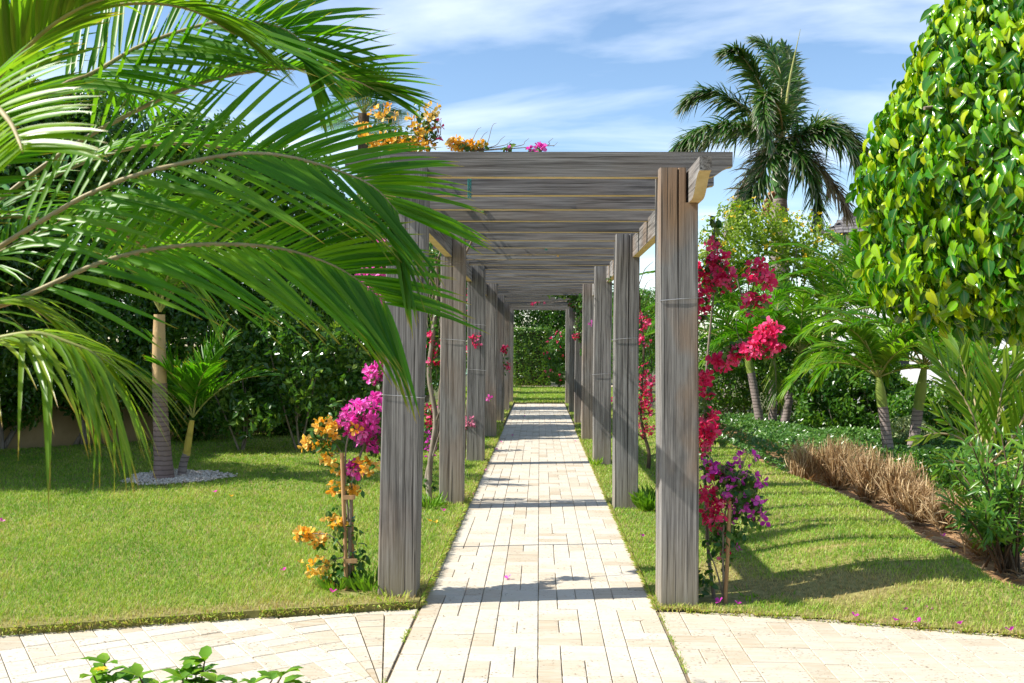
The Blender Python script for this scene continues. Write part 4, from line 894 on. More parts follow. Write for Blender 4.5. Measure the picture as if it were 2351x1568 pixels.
# ground cover of the bed
n = 30000; X = rng.uniform(3.15, 7.0, n); Y = rng.uniform(12.3, 19.5, n); top = .34 + .10 * wob(np.c_[X, Y, 0 * X], 1.8); edge = np.clip((X - 3.15 - .15 * wob(np.c_[X, Y, 0 * X], 1.1)) / .35, 0, 1) * np.clip((Y - 12.3) / .4, 0, 1)
Z = (top * np.sqrt(edge)) * (1 - .35 * rng.random(n) ** 2) + .02; kp = edge > .01
p = np.c_[X, Y, Z][kp]; N = len(p); nn = nrm(rdir(N) * .7 + [-.1, -.35, .8]); mb = MB()
inst(mb, LEAF2, frames(np.cross(nn, rdir(N)), nn, rng.uniform(.045, .085, N)), p, np.clip(.5 + rng.normal(0, .22, N), 0, 1))
tag(mb.build('ground_cover', M_COVER, kind='stuff'), 'low leafy ground cover filling the bed below the palms', 'ground cover')
# sparse low greens between the tufts and palms
n = 5000; X = rng.uniform(4.2, 7.2, n); Y = rng.uniform(9.5, 13.2, n); kp = wob(np.c_[X, Y, 0 * X], 1.9, 2.) > .15; X, Y = X[kp], Y[kp]; N = len(X)
p = np.c_[X, Y, rng.uniform(.03, .22, N)]; nn = nrm(rdir(N) * .8 + [0, -.3, .7]); mb = MB(); inst(mb, LEAF2, frames(np.cross(nn, rdir(N)), nn, rng.uniform(.05, .09, N)), p, rng.random(N)); tag(mb.build('undergrowth', M_SHRUB, kind='stuff'), 'patchy low green undergrowth on the soil around the palm trunks', 'undergrowth')

# dry ornamental grass tufts
def tuft(label, x, y, Yd, rad, h, n, lean=0.):
    b = at(x, y, Yd, 0); rad *= .85; h *= 1.02; root = thing('dry_grass_tuft', label, 'grass tuft', b, 'dried grass tufts along the bed'); mb = MB()
    for i in range(n):
        a = rng.uniform(0, 6.283); q = rad * .35 * math.sqrt(rng.random()); s = b + [math.cos(a) * q, math.sin(a) * q, 0]; a2 = a + rng.normal(0, 1.1); out = rng.uniform(.05, .8) * rad; H = h * rng.uniform(.55, 1.1) * (1 - .35 * out / rad)
        fold = rng.random() < .33; e = s + [math.cos(a2) * out + lean, math.sin(a2) * out, H * (.25 if fold else 1.0)]; md = s * .5 + e * .5 + [0, 0, H * (.35 if fold else .18)]
        c = cr([s, md, e], 5); w2 = np.array([.004, .005, .0045, .003, .0006]) * rng.uniform(.8, 1.6); md = md + rng.normal(0, .05, 3); c = cr([s, md, e], 5); ax = nrm(np.cross(e - s, rdir(1)[0])); V = np.stack([c + ax * w2[:, None], c - ax * w2[:, None]], 1).reshape(-1, 3); k = np.arange(4)[:, None] * 2
        mb.add(V, (k + np.array([0, 1, 3, 2])), rng.random(), np.repeat(np.linspace(0, 1, 5), 2))
    rebase(mb.build('foliage', M_DRY), root)
for a in (('dry brown grass tuft at the corner of the ground cover', 1850, 1095, 12.0, .36, .58, 620), ('tall dry brown grass tuft between ground cover and palm trunks', 1925, 1110, 11.9, .40, .62, 700), ('dry grass tuft in the middle of the row', 2000, 1140, 10.9, .40, .60, 700),
          ('dry grass tuft with bent blades beside the bare soil', 2070, 1150, 10.3, .36, .58, 600), ('dry grass tuft with reddish stalks behind the bed edge', 2110, 1180, 9.5, .30, .45, 480), ('flattened dry grass tuft next to the palm sapling', 2175, 1195, 9.2, .36, .36, 560), ('low dry grass tuft under the oleander stems', 2265, 1265, 8.0, .34, .26, 380), ('faded dry grass tuft in front of the short bed palm', 1960, 1060, 12.7, .34, .5, 420)):
    tuft(*a)

# oleander beside the soil strip
b = at(2308, 1300, 7.4, 0); root = thing('oleander', 'oleander shrub with narrow leaves rising from the bare soil strip', 'shrub', b); ms_, ml_ = MB(), MB()
for i in range(46):
    e = P(rng.uniform(2180, 2420), rng.uniform(985, 1250), 7.4 + rng.uniform(-.5, .6)); s = b + [rng.normal(0, .09), rng.normal(0, .09), 0]; c = cr([s, s * .5 + e * .5 + [rng.normal(0, .04), 0, .10], e], 14); tube(ms_, c, [.009, .004], 5)
    for q in range(4, 14):
        for w_ in range(3):
            if rng.random() < .2: continue
            a = rng.uniform(0, 6.283); d = nrm(nrm(c[min(q + 1, 13)] - c[q - 1]) * .7 + rdir(1)[0] * .9); nn = nrm(np.array([-.2, -.4, .8]) + rdir(1)[0] * .5)
            inst(ml_, LANCE, frames(d[None], nn[None], [rng.uniform(.10, .17)]), c[q][None], np.array([rng.random()]), 0, True)
rebase(ms_.build('stem', M_BARKD), root); rebase(ml_.build('foliage', M_OLE), root)

# --- clipped ficus ball with large glossy leaves
YF = 4.35; fc = P(2450, 300, YF); fr_ = np.array([.93, .93, .97])
root = thing('ficus_tree', 'clipped ficus tree with large glossy bright green leaves in a rounded crown', 'tree', (fc[0], YF, 0))
mb = MB(); tube(mb, [(fc[0], YF, -.05), (fc[0] + .03, YF, .8), (fc[0], YF, 2.4)], [.09, .07, .05], 12, n=14)
for i in range(9):
    d = rdir(1)[0]; d[2] = abs(d[2]) * .6 - .1; tube(mb, [(fc[0], YF, 1.9 + .08 * i), fc + d * .35, fc + d * .8], [.035, .02, .008], 6, n=7)
rebase(mb.build('trunk', M_BARK), root)
def _ficus(curv):
    xs = np.array([0, .1, .3, .52, .74, .9, 1.0]); wd = np.array([.02, .13, .26, .28, .2, .09, .005]); V, t = [], []
    for x, w_ in zip(xs, wd):
        z0 = -curv * x * x
        for sgn in (1, 0, -1): V.append((x, sgn * w_, z0 + (abs(sgn) * w_ * .62))); t.append(sgn * w_)
    k = np.arange(6)[:, None] * 3
    return np.array(V), np.concatenate([k + np.array([0, 1, 4, 3]), k + np.array([1, 2, 5, 4])]), np.array(t)
FL = [_ficus(c) for c in (.15, .35, .6)]
stF = [(0, (.012, .085, .003)), (.35, (.045, .19, .004)), (.6, (.14, .35, .004)), (.85, (.27, .46, .005)), (1, (.42, .48, .008))]
M_FIC = leafmat_obj('ficus_leaf', stF, .26, .2, .5)
n = 24000; yv = rng.uniform(-150, 765, n); th = rng.uniform(0, 6.283, n); f = .70 + .34 * rng.random(n) ** .6   # profile of the clipped crown, by height
pr = np.interp(yv, [-170, -150, -80, 0, 130, 250, 400, 540, 630, 690, 735, 765], [0, 90, 200, 285, 360, 425, 462, 470, 452, 385, 270, 60]) * .89 * YF / FPX
d = nrm(np.c_[np.cos(th), np.sin(th), np.interp(yv, [-150, 0, 300, 560, 660, 740, 805], [.9, .6, .3, .0, -.35, -.9, -2.0])])
zc = CAM[2] + (CY - yv) * YF / FPX + .03; f *= 1 + .12 * wob(np.c_[np.cos(th) * 2, np.sin(th) * 2, zc * 2.2], 1.7) + .02 * rng.normal(size=n)
f = np.minimum(f, 1.09)
p = np.c_[fc[0] + np.cos(th) * pr * f, YF + np.sin(th) * pr * f, zc + np.where(yv > 650, (1 - f) * .35, 0)]
nn = nrm(d * 1.0 + rdir(n) * .85 + SUN_TO * .15); al = nrm(np.cross(nn, rdir(n)) * .7 + np.array([0, 0, -.9]) + d * .25)
Ms = frames(al, nn, rng.uniform(.040, .084, n)); rr = rng.random(n) * .8
sx, sy, sd = proj(p); tov = nrm(CAM - p); score = (d * tov).sum(1) + 1.5 * (f - .9); inb = (sx > 1930) & (sx < 2370) & (sy > -30) & (sy < 830)
order = np.argsort(-(score + 2.0 * (f - .95) + np.where(inb, 0, -9))); sepi = order[:300]; mask = np.zeros(n, bool); mask[sepi] = True
crown = MB(); kind_ = rng.integers(0, 3, n)
for q in range(3):
    s = (~mask) & (kind_ == q); inst(crown, FL[q], Ms[s], p[s], rr[s], 0, True)
# twigs inside
cro = MB()
for i in range(140):
    e = fc - [0, 0, .1] + rdir(1)[0] * fr_ * .62; tube(cro, [fc + (e - fc) * .45, fc + (e - fc) * .75 + rng.normal(0, .03, 3), e], [.008, .003], 4, n=4)
co = rebase(cro.build('crown', M_BARK), root)
crown.build('foliage', M_FIC, co, kind='stuff')
fm = []
for q in range(3):
    mb = MB(); mb.add(FL[q][0], FL[q][1], 0., FL[q][2], 0, True); fm.append(mb.mesh('leaf', M_FIC))
for i in sepi:
    o = link('leaf', fm[kind_[i]], co); M4 = np.eye(4); M4[:3, :3] = Ms[i]; M4[:3, 3] = p[i]; o.matrix_local = Matrix(M4.tolist())

# --- bougainvilleas
def blooms(mb, zones, size=.036):
    for (c, r, n) in zones:
        c = np.asarray(c, float); d = rdir(n); n = max(2, int(n * .85)); d = d[:n]; q = c + d * np.asarray(r) * 1.18 * (rng.random(n) ** .5)[:, None]; nn = nrm(d * .8 + rdir(n) * .7 + SUN_TO * .2)
        inst(mb, TRIO, frames(np.cross(nn, rdir(n)), nn, size * rng.uniform(.75, 1.2, n)), q, rng.random(n))
def leaves(mb, zones, size=.055):
    for (c, r, n) in zones:
        c = np.asarray(c, float); d = rdir(n); q = c + d * np.asarray(r) * (rng.random(n) ** .5)[:, None]; nn = nrm(d * .5 + rdir(n) * .8 + [-.1, -.2, .5]); al = nrm(np.cross(nn, rdir(n)) + [0, 0, -.4])
        inst(mb, LEAF8, frames(al, nn, size * rng.uniform(.6, 1.2, n)), q, rng.random(n), 0, True)
def boug(label, base, stems, lz, bz_, lsize=.055, bsize=.036, name='bougainvillea', bark=None):
    root = thing(name, label, 'flowering vine', base, 'bougainvilleas trained on the pergola'); mb = MB()
    for pts, r in stems: tube(mb, pts, r, 6, n=max(10, 5 * len(pts)))
    # every spray hangs on a twig of the vine and carries some leaves
    allp = np.vstack([cr(pts, 24) for pts, r in stems])
    for m_, c_, r_, n_ in bz_:
        q = allp[np.argmin(((allp - c_) ** 2).sum(1))]
        for e_ in range(2): tube(mb, [q, (q + c_) / 2 + rng.normal(0, .015, 3), np.asarray(c_) + rng.normal(0, .5, 3) * r_], [.0028, .0014], 4, n=6)
        lz = list(lz) + [(c_, np.asarray(r_) * 1.15, max(2, int(n_ * .4)))]
    rebase(mb.build('stem', bark or M_BARK), root)
    if lz: mb = MB(); leaves(mb, lz, lsize); rebase(mb.build('foliage', M_BOUGL), root)
    by = {}
    for m, *z in bz_: by.setdefault(m.name, [m, []])[1].append(z)
    for m, zs_ in by.values(): mb = MB(); blooms(mb, zs_, bsize); rebase(mb.build('blossoms', m), root)
    return root
def Z(x, y, Yd, px, n, py=None, dd=None):
    c = P(x, y, Yd); s = Yd / FPX; return (c, (px * s, (dd if dd else px * s * .8), (py or px) * s), n)
# 1 left, staked
Y1 = 6.35; b = G(803, 1352, .04); b1b = b.copy(); Y1 = b[1]
boug('staked bougainvillea with orange blossom low down and magenta above, against the front post', b,
     [([b, P(800, 1200, Y1), P(793, 1100, Y1), P(800, 1000, Y1), P(850, 930, Y1 + .15)], [.010, .007, .004]), ([b, P(795, 1280, Y1), P(760, 1230, Y1), P(705, 1225, Y1)], [.006, .003]), ([b, P(805, 1180, Y1), P(812, 1090, Y1), P(840, 1010, Y1 + .1), P(878, 880, Y1 + .3), P(884, 700, Y1 + .4), P(905, 560, Y1 + .5)], [.012, .008, .004]), ([P(797, 1060, Y1), P(760, 1010, Y1), P(712, 1015, Y1)], [.004, .002])],
     [Z(790, 1230, Y1, 42, 70, 50), Z(790, 1310, Y1, 45, 90, 40), Z(765, 1180, Y1, 30, 26, 30), Z(750, 1020, Y1, 40, 50, 22), Z(730, 1000, Y1, 25, 22), Z(865, 1000, Y1 + .1, 30, 80, 80), Z(880, 880, Y1 + .3, 25, 60, 70), Z(800, 1110, Y1, 24, 26, 30), Z(830, 1290, Y1, 18, 30, 50), Z(880, 650, Y1 + .45, 30, 60, 90), Z(770, 935, Y1, 26, 22, 30)],
     [(M_ORNG, *Z(697, 1226, Y1, 20, 26, 11)), (M_ORNG, *Z(735, 1245, Y1, 16, 18, 14)), (M_ORNG, *Z(730, 1300, Y1, 26, 22, 20)), (M_ORNG, *Z(770, 1200, Y1, 26, 22, 11)), (M_ORNG, *Z(755, 1340, Y1, 18, 8)), (M_ORNG, *Z(750, 978, Y1, 26, 34, 14)), (M_ORNG, *Z(710, 1018, Y1, 22, 26, 10)), (M_ORNG, *Z(765, 1015, Y1, 14, 14)), (M_ORNG, *Z(757, 1055, Y1, 15, 14, 12)), (M_ORNG, *Z(772, 1120, Y1, 14, 12, 9)), (M_ORNG, *Z(815, 1125, Y1, 18, 16, 10)), (M_ORNG, *Z(840, 1075, Y1, 24, 24, 18)), (M_ORNG, *Z(815, 985, Y1, 14, 10, 10)), (M_ORNG, *Z(775, 1075, Y1, 9, 6)),
      (M_MAG, *Z(830, 960, Y1 + .05, 38, 130, 36)), (M_MAG, *Z(800, 972, Y1 + .05, 18, 26)), (M_MAG, *Z(855, 1010, Y1 + .1, 26, 60, 34)), (M_MAG, *Z(812, 1075, Y1, 12, 16, 18)), (M_MAG, *Z(865, 860, Y1 + .3, 20, 40, 26)), (M_MAG, *Z(862, 925, Y1 + .2, 20, 24, 18)), (M_MAG, *Z(875, 670, Y1 + .45, 24, 60, 20)), (M_MAG, *Z(850, 640, Y1 + .45, 28, 46, 18)), (M_MAG, *Z(885, 600, Y1 + .5, 20, 30, 26)), (M_MAG, *Z(872, 545, Y1 + .5, 10, 10, 14)), (M_MAG, *Z(893, 690, Y1 + .45, 18, 24))])
def stake(label, p0, p1, r=.011, cl=()):
    root = thing('stake', label, 'stake', p0, 'wooden plant stakes'); mb = MB(); tube(mb, [np.asarray(p0) - [0, 0, .08], p1], [r * 1.25, r * 1.25], 4); rebase(mb.build('pole', M_STAKE), root)
    for f in cl:
        q = np.asarray(p0) * (1 - f) + np.asarray(p1) * f; mb = MB(); box(mb, q + [.0, -.014, -.014], q + [.075, .014, .014]); rebase(mb.build('cleat', M_STAKE), root)
    return root
stake('slim brown stake standing in front of the orange blossom', G(797, 1357, .04), P(785, 1040, Y1 - .05), .011, (.22, .68))
stake('second slim stake tied to the orange bougainvillea stem', G(812, 1352, .04), P(805, 1085, Y1 + .03), .010)
M_TEAL = plainmat('teal_tape', [(.3, (.0, .16, .15)), (.7, (.01, .25, .24))], 8, .5)
tp = thing('plant_tape', 'teal plant ties wound round the orange bougainvillea stake', 'tie', P(808, 1352, Y1))
for y in (1065, 1140, 1195, 1275, 1325):
    mb = MB(); q = P(806 + (y - 1065) * .02, y, Y1 + .02); a = np.linspace(0, 6.6, 14); tube(mb, np.c_[q[0] + .016 * np.cos(a), q[1] + .016 * np.sin(a), q[2] + .004 * a], [.0045], 5); rebase(mb.build('tie', M_TEAL), tp)
# 2 right, crimson on the front post
b = G(1640, 1378, .0); Y2 = b[1]
s0 = [b, P(1625, 1250, Y2 + .1), P(1618, 1050, Y2 + .2), P(1622, 850, Y2 + .2), P(1640, 650, Y2 + .15), P(1640, 500, Y2 + .1)]
boug('crimson bougainvillea climbing the bed side of the brown front post', b,
     [(s0, [.014, .010, .004]), ([P(1622, 830, Y2 + .2), P(1680, 790, Y2), P(1720, 775, Y2 - .1), P(1770, 760, Y2 - .15)], [.005, .002]), ([P(1640, 660, Y2 + .15), P(1690, 640, Y2), P(1745, 630, Y2 - .1)], [.005, .002]), ([P(1620, 760, Y2 + .15), P(1605, 700, Y2 - .05), P(1585, 690, Y2 - .14)], [.004, .002]), ([P(1700, 790, Y2), P(1690, 740, Y2), P(1710, 690, Y2)], [.003, .001]), (s0[:3] + [P(1660, 1180, Y2)], [.006, .003])],
     [Z(1640, 640, Y2 + .1, 36, 60, 70), Z(1640, 520, Y2 + .1, 14, 26, 34), Z(1690, 800, Y2 - .1, 34, 44, 24), Z(1740, 690, Y2 - .1, 26, 26, 40), Z(1612, 725, Y2 - .1, 14, 12), Z(1620, 900, Y2 + .2, 16, 70, 90), Z(1625, 1080, Y2 + .15, 18, 50, 60), Z(1660, 1010, Y2 + .2, 12, 8), Z(1615, 1330, Y2, 30, 60, 50), Z(1640, 1230, Y2, 26, 60, 60)],
     [(M_RED, *Z(1632, 635, Y2 + .1, 34, 84, 40)), (M_RED, *Z(1650, 600, Y2 + .05, 24, 30, 20)), (M_RED, *Z(1640, 560, Y2 + .1, 16, 14, 20)), (M_RED, *Z(1665, 645, Y2, 24, 30, 26)), (M_RED, *Z(1594, 690, Y2 - .13, 14, 18, 12)), (M_RED, *Z(1612, 680, Y2 - .1, 14, 12, 8)), (M_RED, *Z(1592, 728, Y2 - .13, 12, 12, 12)), (M_RED, *Z(1625, 717, Y2 - .05, 9, 6)), (M_RED, *Z(1740, 625, Y2 - .1, 26, 46, 24)), (M_RED, *Z(1765, 650, Y2 - .1, 14, 12)), (M_RED, *Z(1725, 695, Y2 - .1, 16, 24, 22)), (M_RED, *Z(1755, 690, Y2 - .1, 10, 8)), (M_RED, *Z(1742, 790, Y2 - .15, 34, 80, 26)), (M_RED, *Z(1765, 760, Y2 - .15, 24, 34, 18)), (M_RED, *Z(1785, 790, Y2 - .15, 9, 6)), (M_RED, *Z(1655, 830, Y2, 24, 36, 18)), (M_RED, *Z(1700, 810, Y2 - .1, 22, 26, 16)), (M_RED, *Z(1610, 870, Y2 + .1, 18, 24, 18)), (M_RED, *Z(1630, 895, Y2 + .15, 14, 14)), (M_RED, *Z(1625, 960, Y2 + .15, 22, 36, 40)), (M_RED, *Z(1618, 1005, Y2 + .1, 22, 50, 30)), (M_RED, *Z(1640, 990, Y2 + .15, 12, 10)),
      (M_RED, *Z(1622, 1140, Y2 + .0, 20, 30, 26)), (M_RED, *Z(1640, 1180, Y2, 20, 28, 30)), (M_RED, *Z(1660, 1165, Y2 - .05, 12, 10, 20)), (M_RED, *Z(1635, 1080, Y2 + .05, 16, 16)), (M_RED, *Z(1650, 1225, Y2, 12, 8, 24)), (M_RED, *Z(1660, 1275, Y2, 7, 4, 12))])
b = G(1664, 1382, .0); Y3 = b[1]
boug('small staked bougainvillea with purple blossom on the lawn side of the brown post', b,
     [([b, P(1660, 1280, Y3), P(1665, 1180, Y3), P(1690, 1080, Y3)], [.010, .005]), ([b, P(1645, 1310, Y3), P(1630, 1270, Y3)], [.008, .003]), ([P(1664, 1200, Y3), P(1710, 1150, Y3 + .1), P(1745, 1110, Y3 + .1)], [.005, .002]), ([P(1665, 1150, Y3), P(1700, 1080, Y3), P(1715, 1040, Y3)], [.004, .002])],
     [Z(1690, 1120, Y3 + .05, 45, 170, 50), Z(1715, 1170, Y3 + .05, 40, 130, 45), Z(1665, 1090, Y3 + .05, 34, 90, 30), Z(1720, 1110, Y3 + .1, 30, 60, 40), Z(1670, 1250, Y3, 24, 60, 60), Z(1700, 1220, Y3, 24, 40, 30)],
     [(M_PURP, *Z(1655, 1080, Y3, 52, 18, 14)), (M_PURP, *Z(1630, 1070, Y3, 18, 6)), (M_PURP, *Z(1700, 1055, Y3, 18, 7, 18)), (M_PURP, *Z(1725, 1045, Y3, 13, 3)), (M_PURP, *Z(1715, 1095, Y3, 23, 8, 16)), (M_PURP, *Z(1740, 1120, Y3, 18, 6, 24)), (M_PURP, *Z(1710, 1155, Y3, 33, 18, 16)), (M_PURP, *Z(1740, 1170, Y3, 23, 9, 20)), (M_PURP, *Z(1755, 1195, Y3, 13, 3)), (M_PURP, *Z(1675, 1130, Y3 - .05, 18, 7)), (M_PURP, *Z(1685, 1260, Y3, 10, 3)), (M_PURP, *Z(1680, 1180, Y3, 13, 3, 20))])
stake('pale stake holding the purple bougainvillea', G(1664, 1388, .0), P(1676, 1150, Y3 - .02), .011)
# 3 vines on the next posts
b = G(985, 1145, .05); Yv = b[1]
st = [([b, P(988, 1060, Yv), P(1000, 960, Yv), P(985, 860, Yv), P(995, 760, Yv), P(1005, 660, Yv), P(1000, 590, Yv)], [.034, .028, .016]), ([b, P(980, 1090, Yv + .1), P(1004, 1000, Yv + .1), P(1010, 900, Yv + .1), P(1020, 800, Yv + .1), P(1010, 680, Yv)], [.026, .02, .01]), ([P(1000, 970, Yv), P(1015, 930, Yv - .1), P(1030, 880, Yv - .1)], [.014, .006]), ([P(990, 1060, Yv), P(1020, 960, Yv - .15), P(1035, 915, Yv - .15)], [.012, .005]),
      ([P(1005, 660, Yv), P(1040, 640, Yv), P(1065, 590, Yv), P(1090, 540, Yv)], [.02, .015, .012]), ([P(1005, 680, Yv), P(1000, 620, Yv), P(1020, 560, Yv + .1), P(1060, 520, Yv + .2)], [.012, .006])]
for i in range(9): st.append(([P(985 + rng.uniform(0, 25), 620 + rng.uniform(0, 40), Yv), P(980 + rng.uniform(0, 40), 700 + rng.uniform(0, 60), Yv + .05), P(980 + rng.uniform(0, 45), 820 + rng.uniform(0, 90), Yv)], [.007, .003]))
boug('woody bare-stemmed bougainvillea with scarlet blossom on the second post, court side', b, st,
     [Z(985, 1110, Yv, 14, 50, 26), Z(1010, 720, Yv, 22, 60, 70), Z(1000, 850, Yv, 22, 40, 60), Z(985, 960, Yv + .2, 14, 50, 50), Z(1000, 590, Yv, 18, 22)],
     [(M_RED, *Z(1015, 800, Yv, 14, 16, 14)), (M_RED, *Z(1000, 830, Yv, 14, 12, 10)), (M_RED, *Z(990, 960, Yv + .2, 12, 22, 40)), (M_PURP, *Z(985, 1020, Yv + .2, 12, 20, 30)), (M_ORNG, *Z(1042, 577, Yv - .1, 9, 8)), (M_MAG, *Z(1000, 950, Yv + .2, 10, 12, 24)), (M_RED, *Z(985, 770, Yv, 10, 8, 20))], bsize=.04)
b = G(1488, 1085, .0); Yv = b[1]
boug('crimson bougainvillea on the second post, bed side, with a long bare branch to the rafters', b,
     [([b, P(1490, 1040, Yv), P(1480, 1000, Yv), P(1470, 940, Yv), P(1478, 800, Yv), P(1465, 700, Yv)], [.03, .022, .012]), ([P(1482, 1010, Yv), P(1460, 990, Yv - .1), P(1452, 960, Yv - .1)], [.012, .006]), ([P(1478, 790, Yv), P(1470, 720, Yv), P(1462, 650, Yv - .2), P(1425, 585, Yv - .4), P(1398, 530, Yv - .5)], [.016, .014, .008]), ([P(1465, 660, Yv - .2), P(1480, 620, Yv), P(1500, 600, Yv)], [.007, .003]), ([P(1470, 690, Yv), P(1485, 650, Yv), P(1500, 640, Yv)], [.006, .002]), ([P(1475, 720, Yv), P(1490, 680, Yv), P(1505, 660, Yv)], [.005, .002])],
     [Z(1470, 850, Yv, 18, 60, 60), Z(1450, 815, Yv - .1, 12, 20), Z(1455, 655, Yv - .2, 18, 24, 14), Z(1470, 920, Yv, 16, 40, 50), Z(1388, 510, Yv - .5, 14, 14, 20), Z(1400, 640, Yv - .4, 8, 6, 14)],
     [(M_RED, *Z(1478, 735, Yv, 14, 30, 20)), (M_RED, *Z(1480, 780, Yv, 12, 16, 18)), (M_RED, *Z(1478, 880, Yv, 18, 60, 40)), (M_RED, *Z(1472, 940, Yv, 20, 50, 26)), (M_RED, *Z(1480, 985, Yv, 16, 26, 20)), (M_RED, *Z(1490, 900, Yv + .1, 14, 30, 50)), (M_MAG, *Z(1368, 513, Yv - .5, 9, 5, 5)), (M_MAG, *Z(1376, 491, Yv - .5, 7, 5, 4)), (M_MAG, *Z(1398, 510, Yv - .5, 9, 5, 6)), (M_MAG, *Z(1405, 495, Yv - .5, 6, 3, 3))], bark=M_BARKD, bsize=.04)
b = G(1066, 1055, .05); Yv = b[1]
boug('bougainvillea on the third post, court side, scarlet high up and pale pink low down', b, [([b, P(1070, 960, Yv), P(1080, 850, Yv - .1), P(1085, 770, Yv - .1), P(1082, 680, Yv)], [.02, .008])], [Z(1076, 800, Yv - .1, 12, 30, 40), Z(1078, 970, Yv, 8, 20, 40), Z(1080, 690, Yv, 10, 20, 40)],
     [(M_RED, *Z(1092, 778, Yv - .15, 14, 30, 16)), (M_RED, *Z(1080, 800, Yv - .1, 12, 16, 12)), (M_PINK, *Z(1080, 968, Yv - .15, 11, 40, 18)), (M_RED, *Z(1078, 690, Yv, 6, 10, 24))], bsize=.045)
b = G(1400, 1050, .0); Yv = b[1]
boug('thin bougainvillea with pink sprays on the third post, bed side', b, [([b, P(1396, 960, Yv), P(1400, 850, Yv), P(1398, 740, Yv), P(1400, 640, Yv)], [.018, .008])], [Z(1392, 780, Yv - .15, 10, 16), Z(1398, 1000, Yv, 8, 14, 26), Z(1398, 650, Yv - .2, 12, 20)], [(M_MAG, *Z(1381, 772, Yv - .15, 9, 12, 8)), (M_RED, *Z(1395, 782, Yv - .1, 6, 8, 10)), (M_RED, *Z(1399, 915, Yv - .1, 4, 8, 16)), (M_MAG, *Z(1357, 742, Yv, 3, 3, 6))], bsize=.045)
Yv = 21.2; b = at(1335, 900, Yv, 0)
boug('dark tangled bougainvillea over the fifth post, bed side, hanging from the rafters', b, [([b, P(1340, 850, Yv), P(1335, 740, Yv), P(1325, 680, Yv), P(1300, 665, Yv - .2)], [.03, .01])], [Z(1338, 740, Yv - .1, 22, 320, 60), Z(1330, 690, Yv - .2, 30, 300, 24), Z(1300, 672, Yv - .3, 46, 330, 12), Z(1345, 700, Yv - .6, 24, 240, 60), Z(1345, 800, Yv - .2, 14, 110, 22), Z(1240, 668, Yv - .4, 20, 24, 6)], [(M_RED, *Z(1322, 770, Yv - .3, 8, 10, 6)), (M_RED, *Z(1310, 700, Yv - .2, 4, 4)), (M_RED, *Z(1235, 695, Yv + 3, 14, 16, 4))], .09, .05)
Yv = 20.9; b = at(1152, 950, Yv, 0.04)
boug('bougainvillea with dull red sprays on the fifth post, court side', b, [([b, P(1155, 860, Yv), P(1158, 780, Yv)], [.02, .008])], [Z(1160, 830, Yv - .2, 8, 26, 40)], [(M_RED, *Z(1158, 800, Yv - .2, 7, 16, 10)), (M_RED, *Z(1164, 845, Yv - .2, 6, 10, 12)), (M_MAG, *Z(1122, 913, 17.1, 4, 5, 6))], .08, .05)
# 4 on top of the pergola, court side
b = np.array([-1.05, 8.6, 3.0])
rt = P(885, 345, 7.6)
st = []
for i in range(14): x = rng.uniform(840, 1020); st.append(([P(860 + rng.uniform(-20, 80), 345, 7.6), P(x, 320, 7.5), P(x + rng.uniform(-15, 15), rng.uniform(240, 315), 7.5)], [.005, .002]))
for x, y in ((1130, 290), (1110, 310), (1165, 330), (1150, 320), (1270, 335), (1205, 325), (1095, 300), (1260, 325)): st.append(([P(1080, 348, 7.6), P(x - 15, 335, 7.6), P(x, y, 7.6), P(x + 10, y - 8, 7.6)], [.004, .0012]))
st.append(([np.array([-1.12, 8.0, 0.03]), np.array([-1.13, 8.0, 1.4]), np.array([-1.1, 7.9, 2.5]), P(885, 345, 7.6)], [.016, .009]))
boug('orange bougainvillea sprawling over the rafters on the court side', np.array([-1.12, 8.0, 0.03]), st,
     [Z(920, 315, 7.5, 70, 130, 28), Z(985, 290, 7.5, 26, 50, 50), Z(1085, 338, 7.6, 34, 40, 10), Z(1168, 338, 7.6, 9, 14, 10), Z(880, 290, 7.6, 34, 44, 30), Z(1230, 345, 7.6, 12, 6), Z(960, 250, 7.5, 10, 8, 30)] + [((-.9 + rng.uniform(-.3, .5), yy, 3.04), (.38, .3, .12), 90) for yy in np.arange(7.2, 14, .45)] + [((.2, yy, 3.03), (.5, .3, .06), 22) for yy in np.arange(8, 14, .8)],
     [(M_ORNG, *Z(900, 330, 7.5, 60, 90, 14)), (M_ORNG, *Z(965, 300, 7.5, 32, 40, 36)), (M_ORNG, *Z(985, 265, 7.5, 22, 14, 26)), (M_ORNG, *Z(940, 335, 7.5, 50, 60, 12)), (M_ORNG, *Z(1055, 333, 7.6, 22, 44, 11)), (M_ORNG, *Z(1095, 333, 7.6, 14, 20, 9)), (M_ORNG, *Z(838, 292, 7.6, 16, 22, 8)), (M_ORNG, *Z(885, 265, 7.6, 30, 22, 26)), (M_ORNG, *Z(860, 320, 7.5, 40, 30, 12)), (M_MAG, *Z(1237, 339, 7.6, 12, 14, 7)), (M_MAG, *Z(1216, 341, 7.6, 5, 3, 4)), (M_MAG, *Z(1167, 346, 7.6, 6, 3, 4)), (M_RED, *Z(1010, 290, 7.5, 12, 5, 24)), (M_ORNG, *Z(1290, 578, 11.7, 18, 14, 6))])
# 5 hanging ivy-like sprays at the back posts are part of the vine above; twine knots on the rafters
M_TWINE = plainmat('teal_twine', [(.3, (.0, .13, .11)), (.7, (.01, .26, .22))], 30, .6)
for x, y0, y1, Yd, lb in ((1078, 410, 455, 7.08, 'teal twine knotted round the second rafter'), (1254, 558, 575, 11.2, 'short teal twine hanging further down the rafters')):
    mb = MB(); pt = P(x, y0, Yd - .04); pb = P(x, y1, Yd - .04)
    for q in range(4): a = np.linspace(0, 1, 12)[:, None]; tube(mb, pt + (pb - pt) * a + np.c_[.012 * np.sin(a[:, 0] * 9 + q * 1.6), 0 * a[:, 0], 0 * a[:, 0]], [.003], 4)
    tag(mb.build('twine', M_TWINE), lb, 'twine')

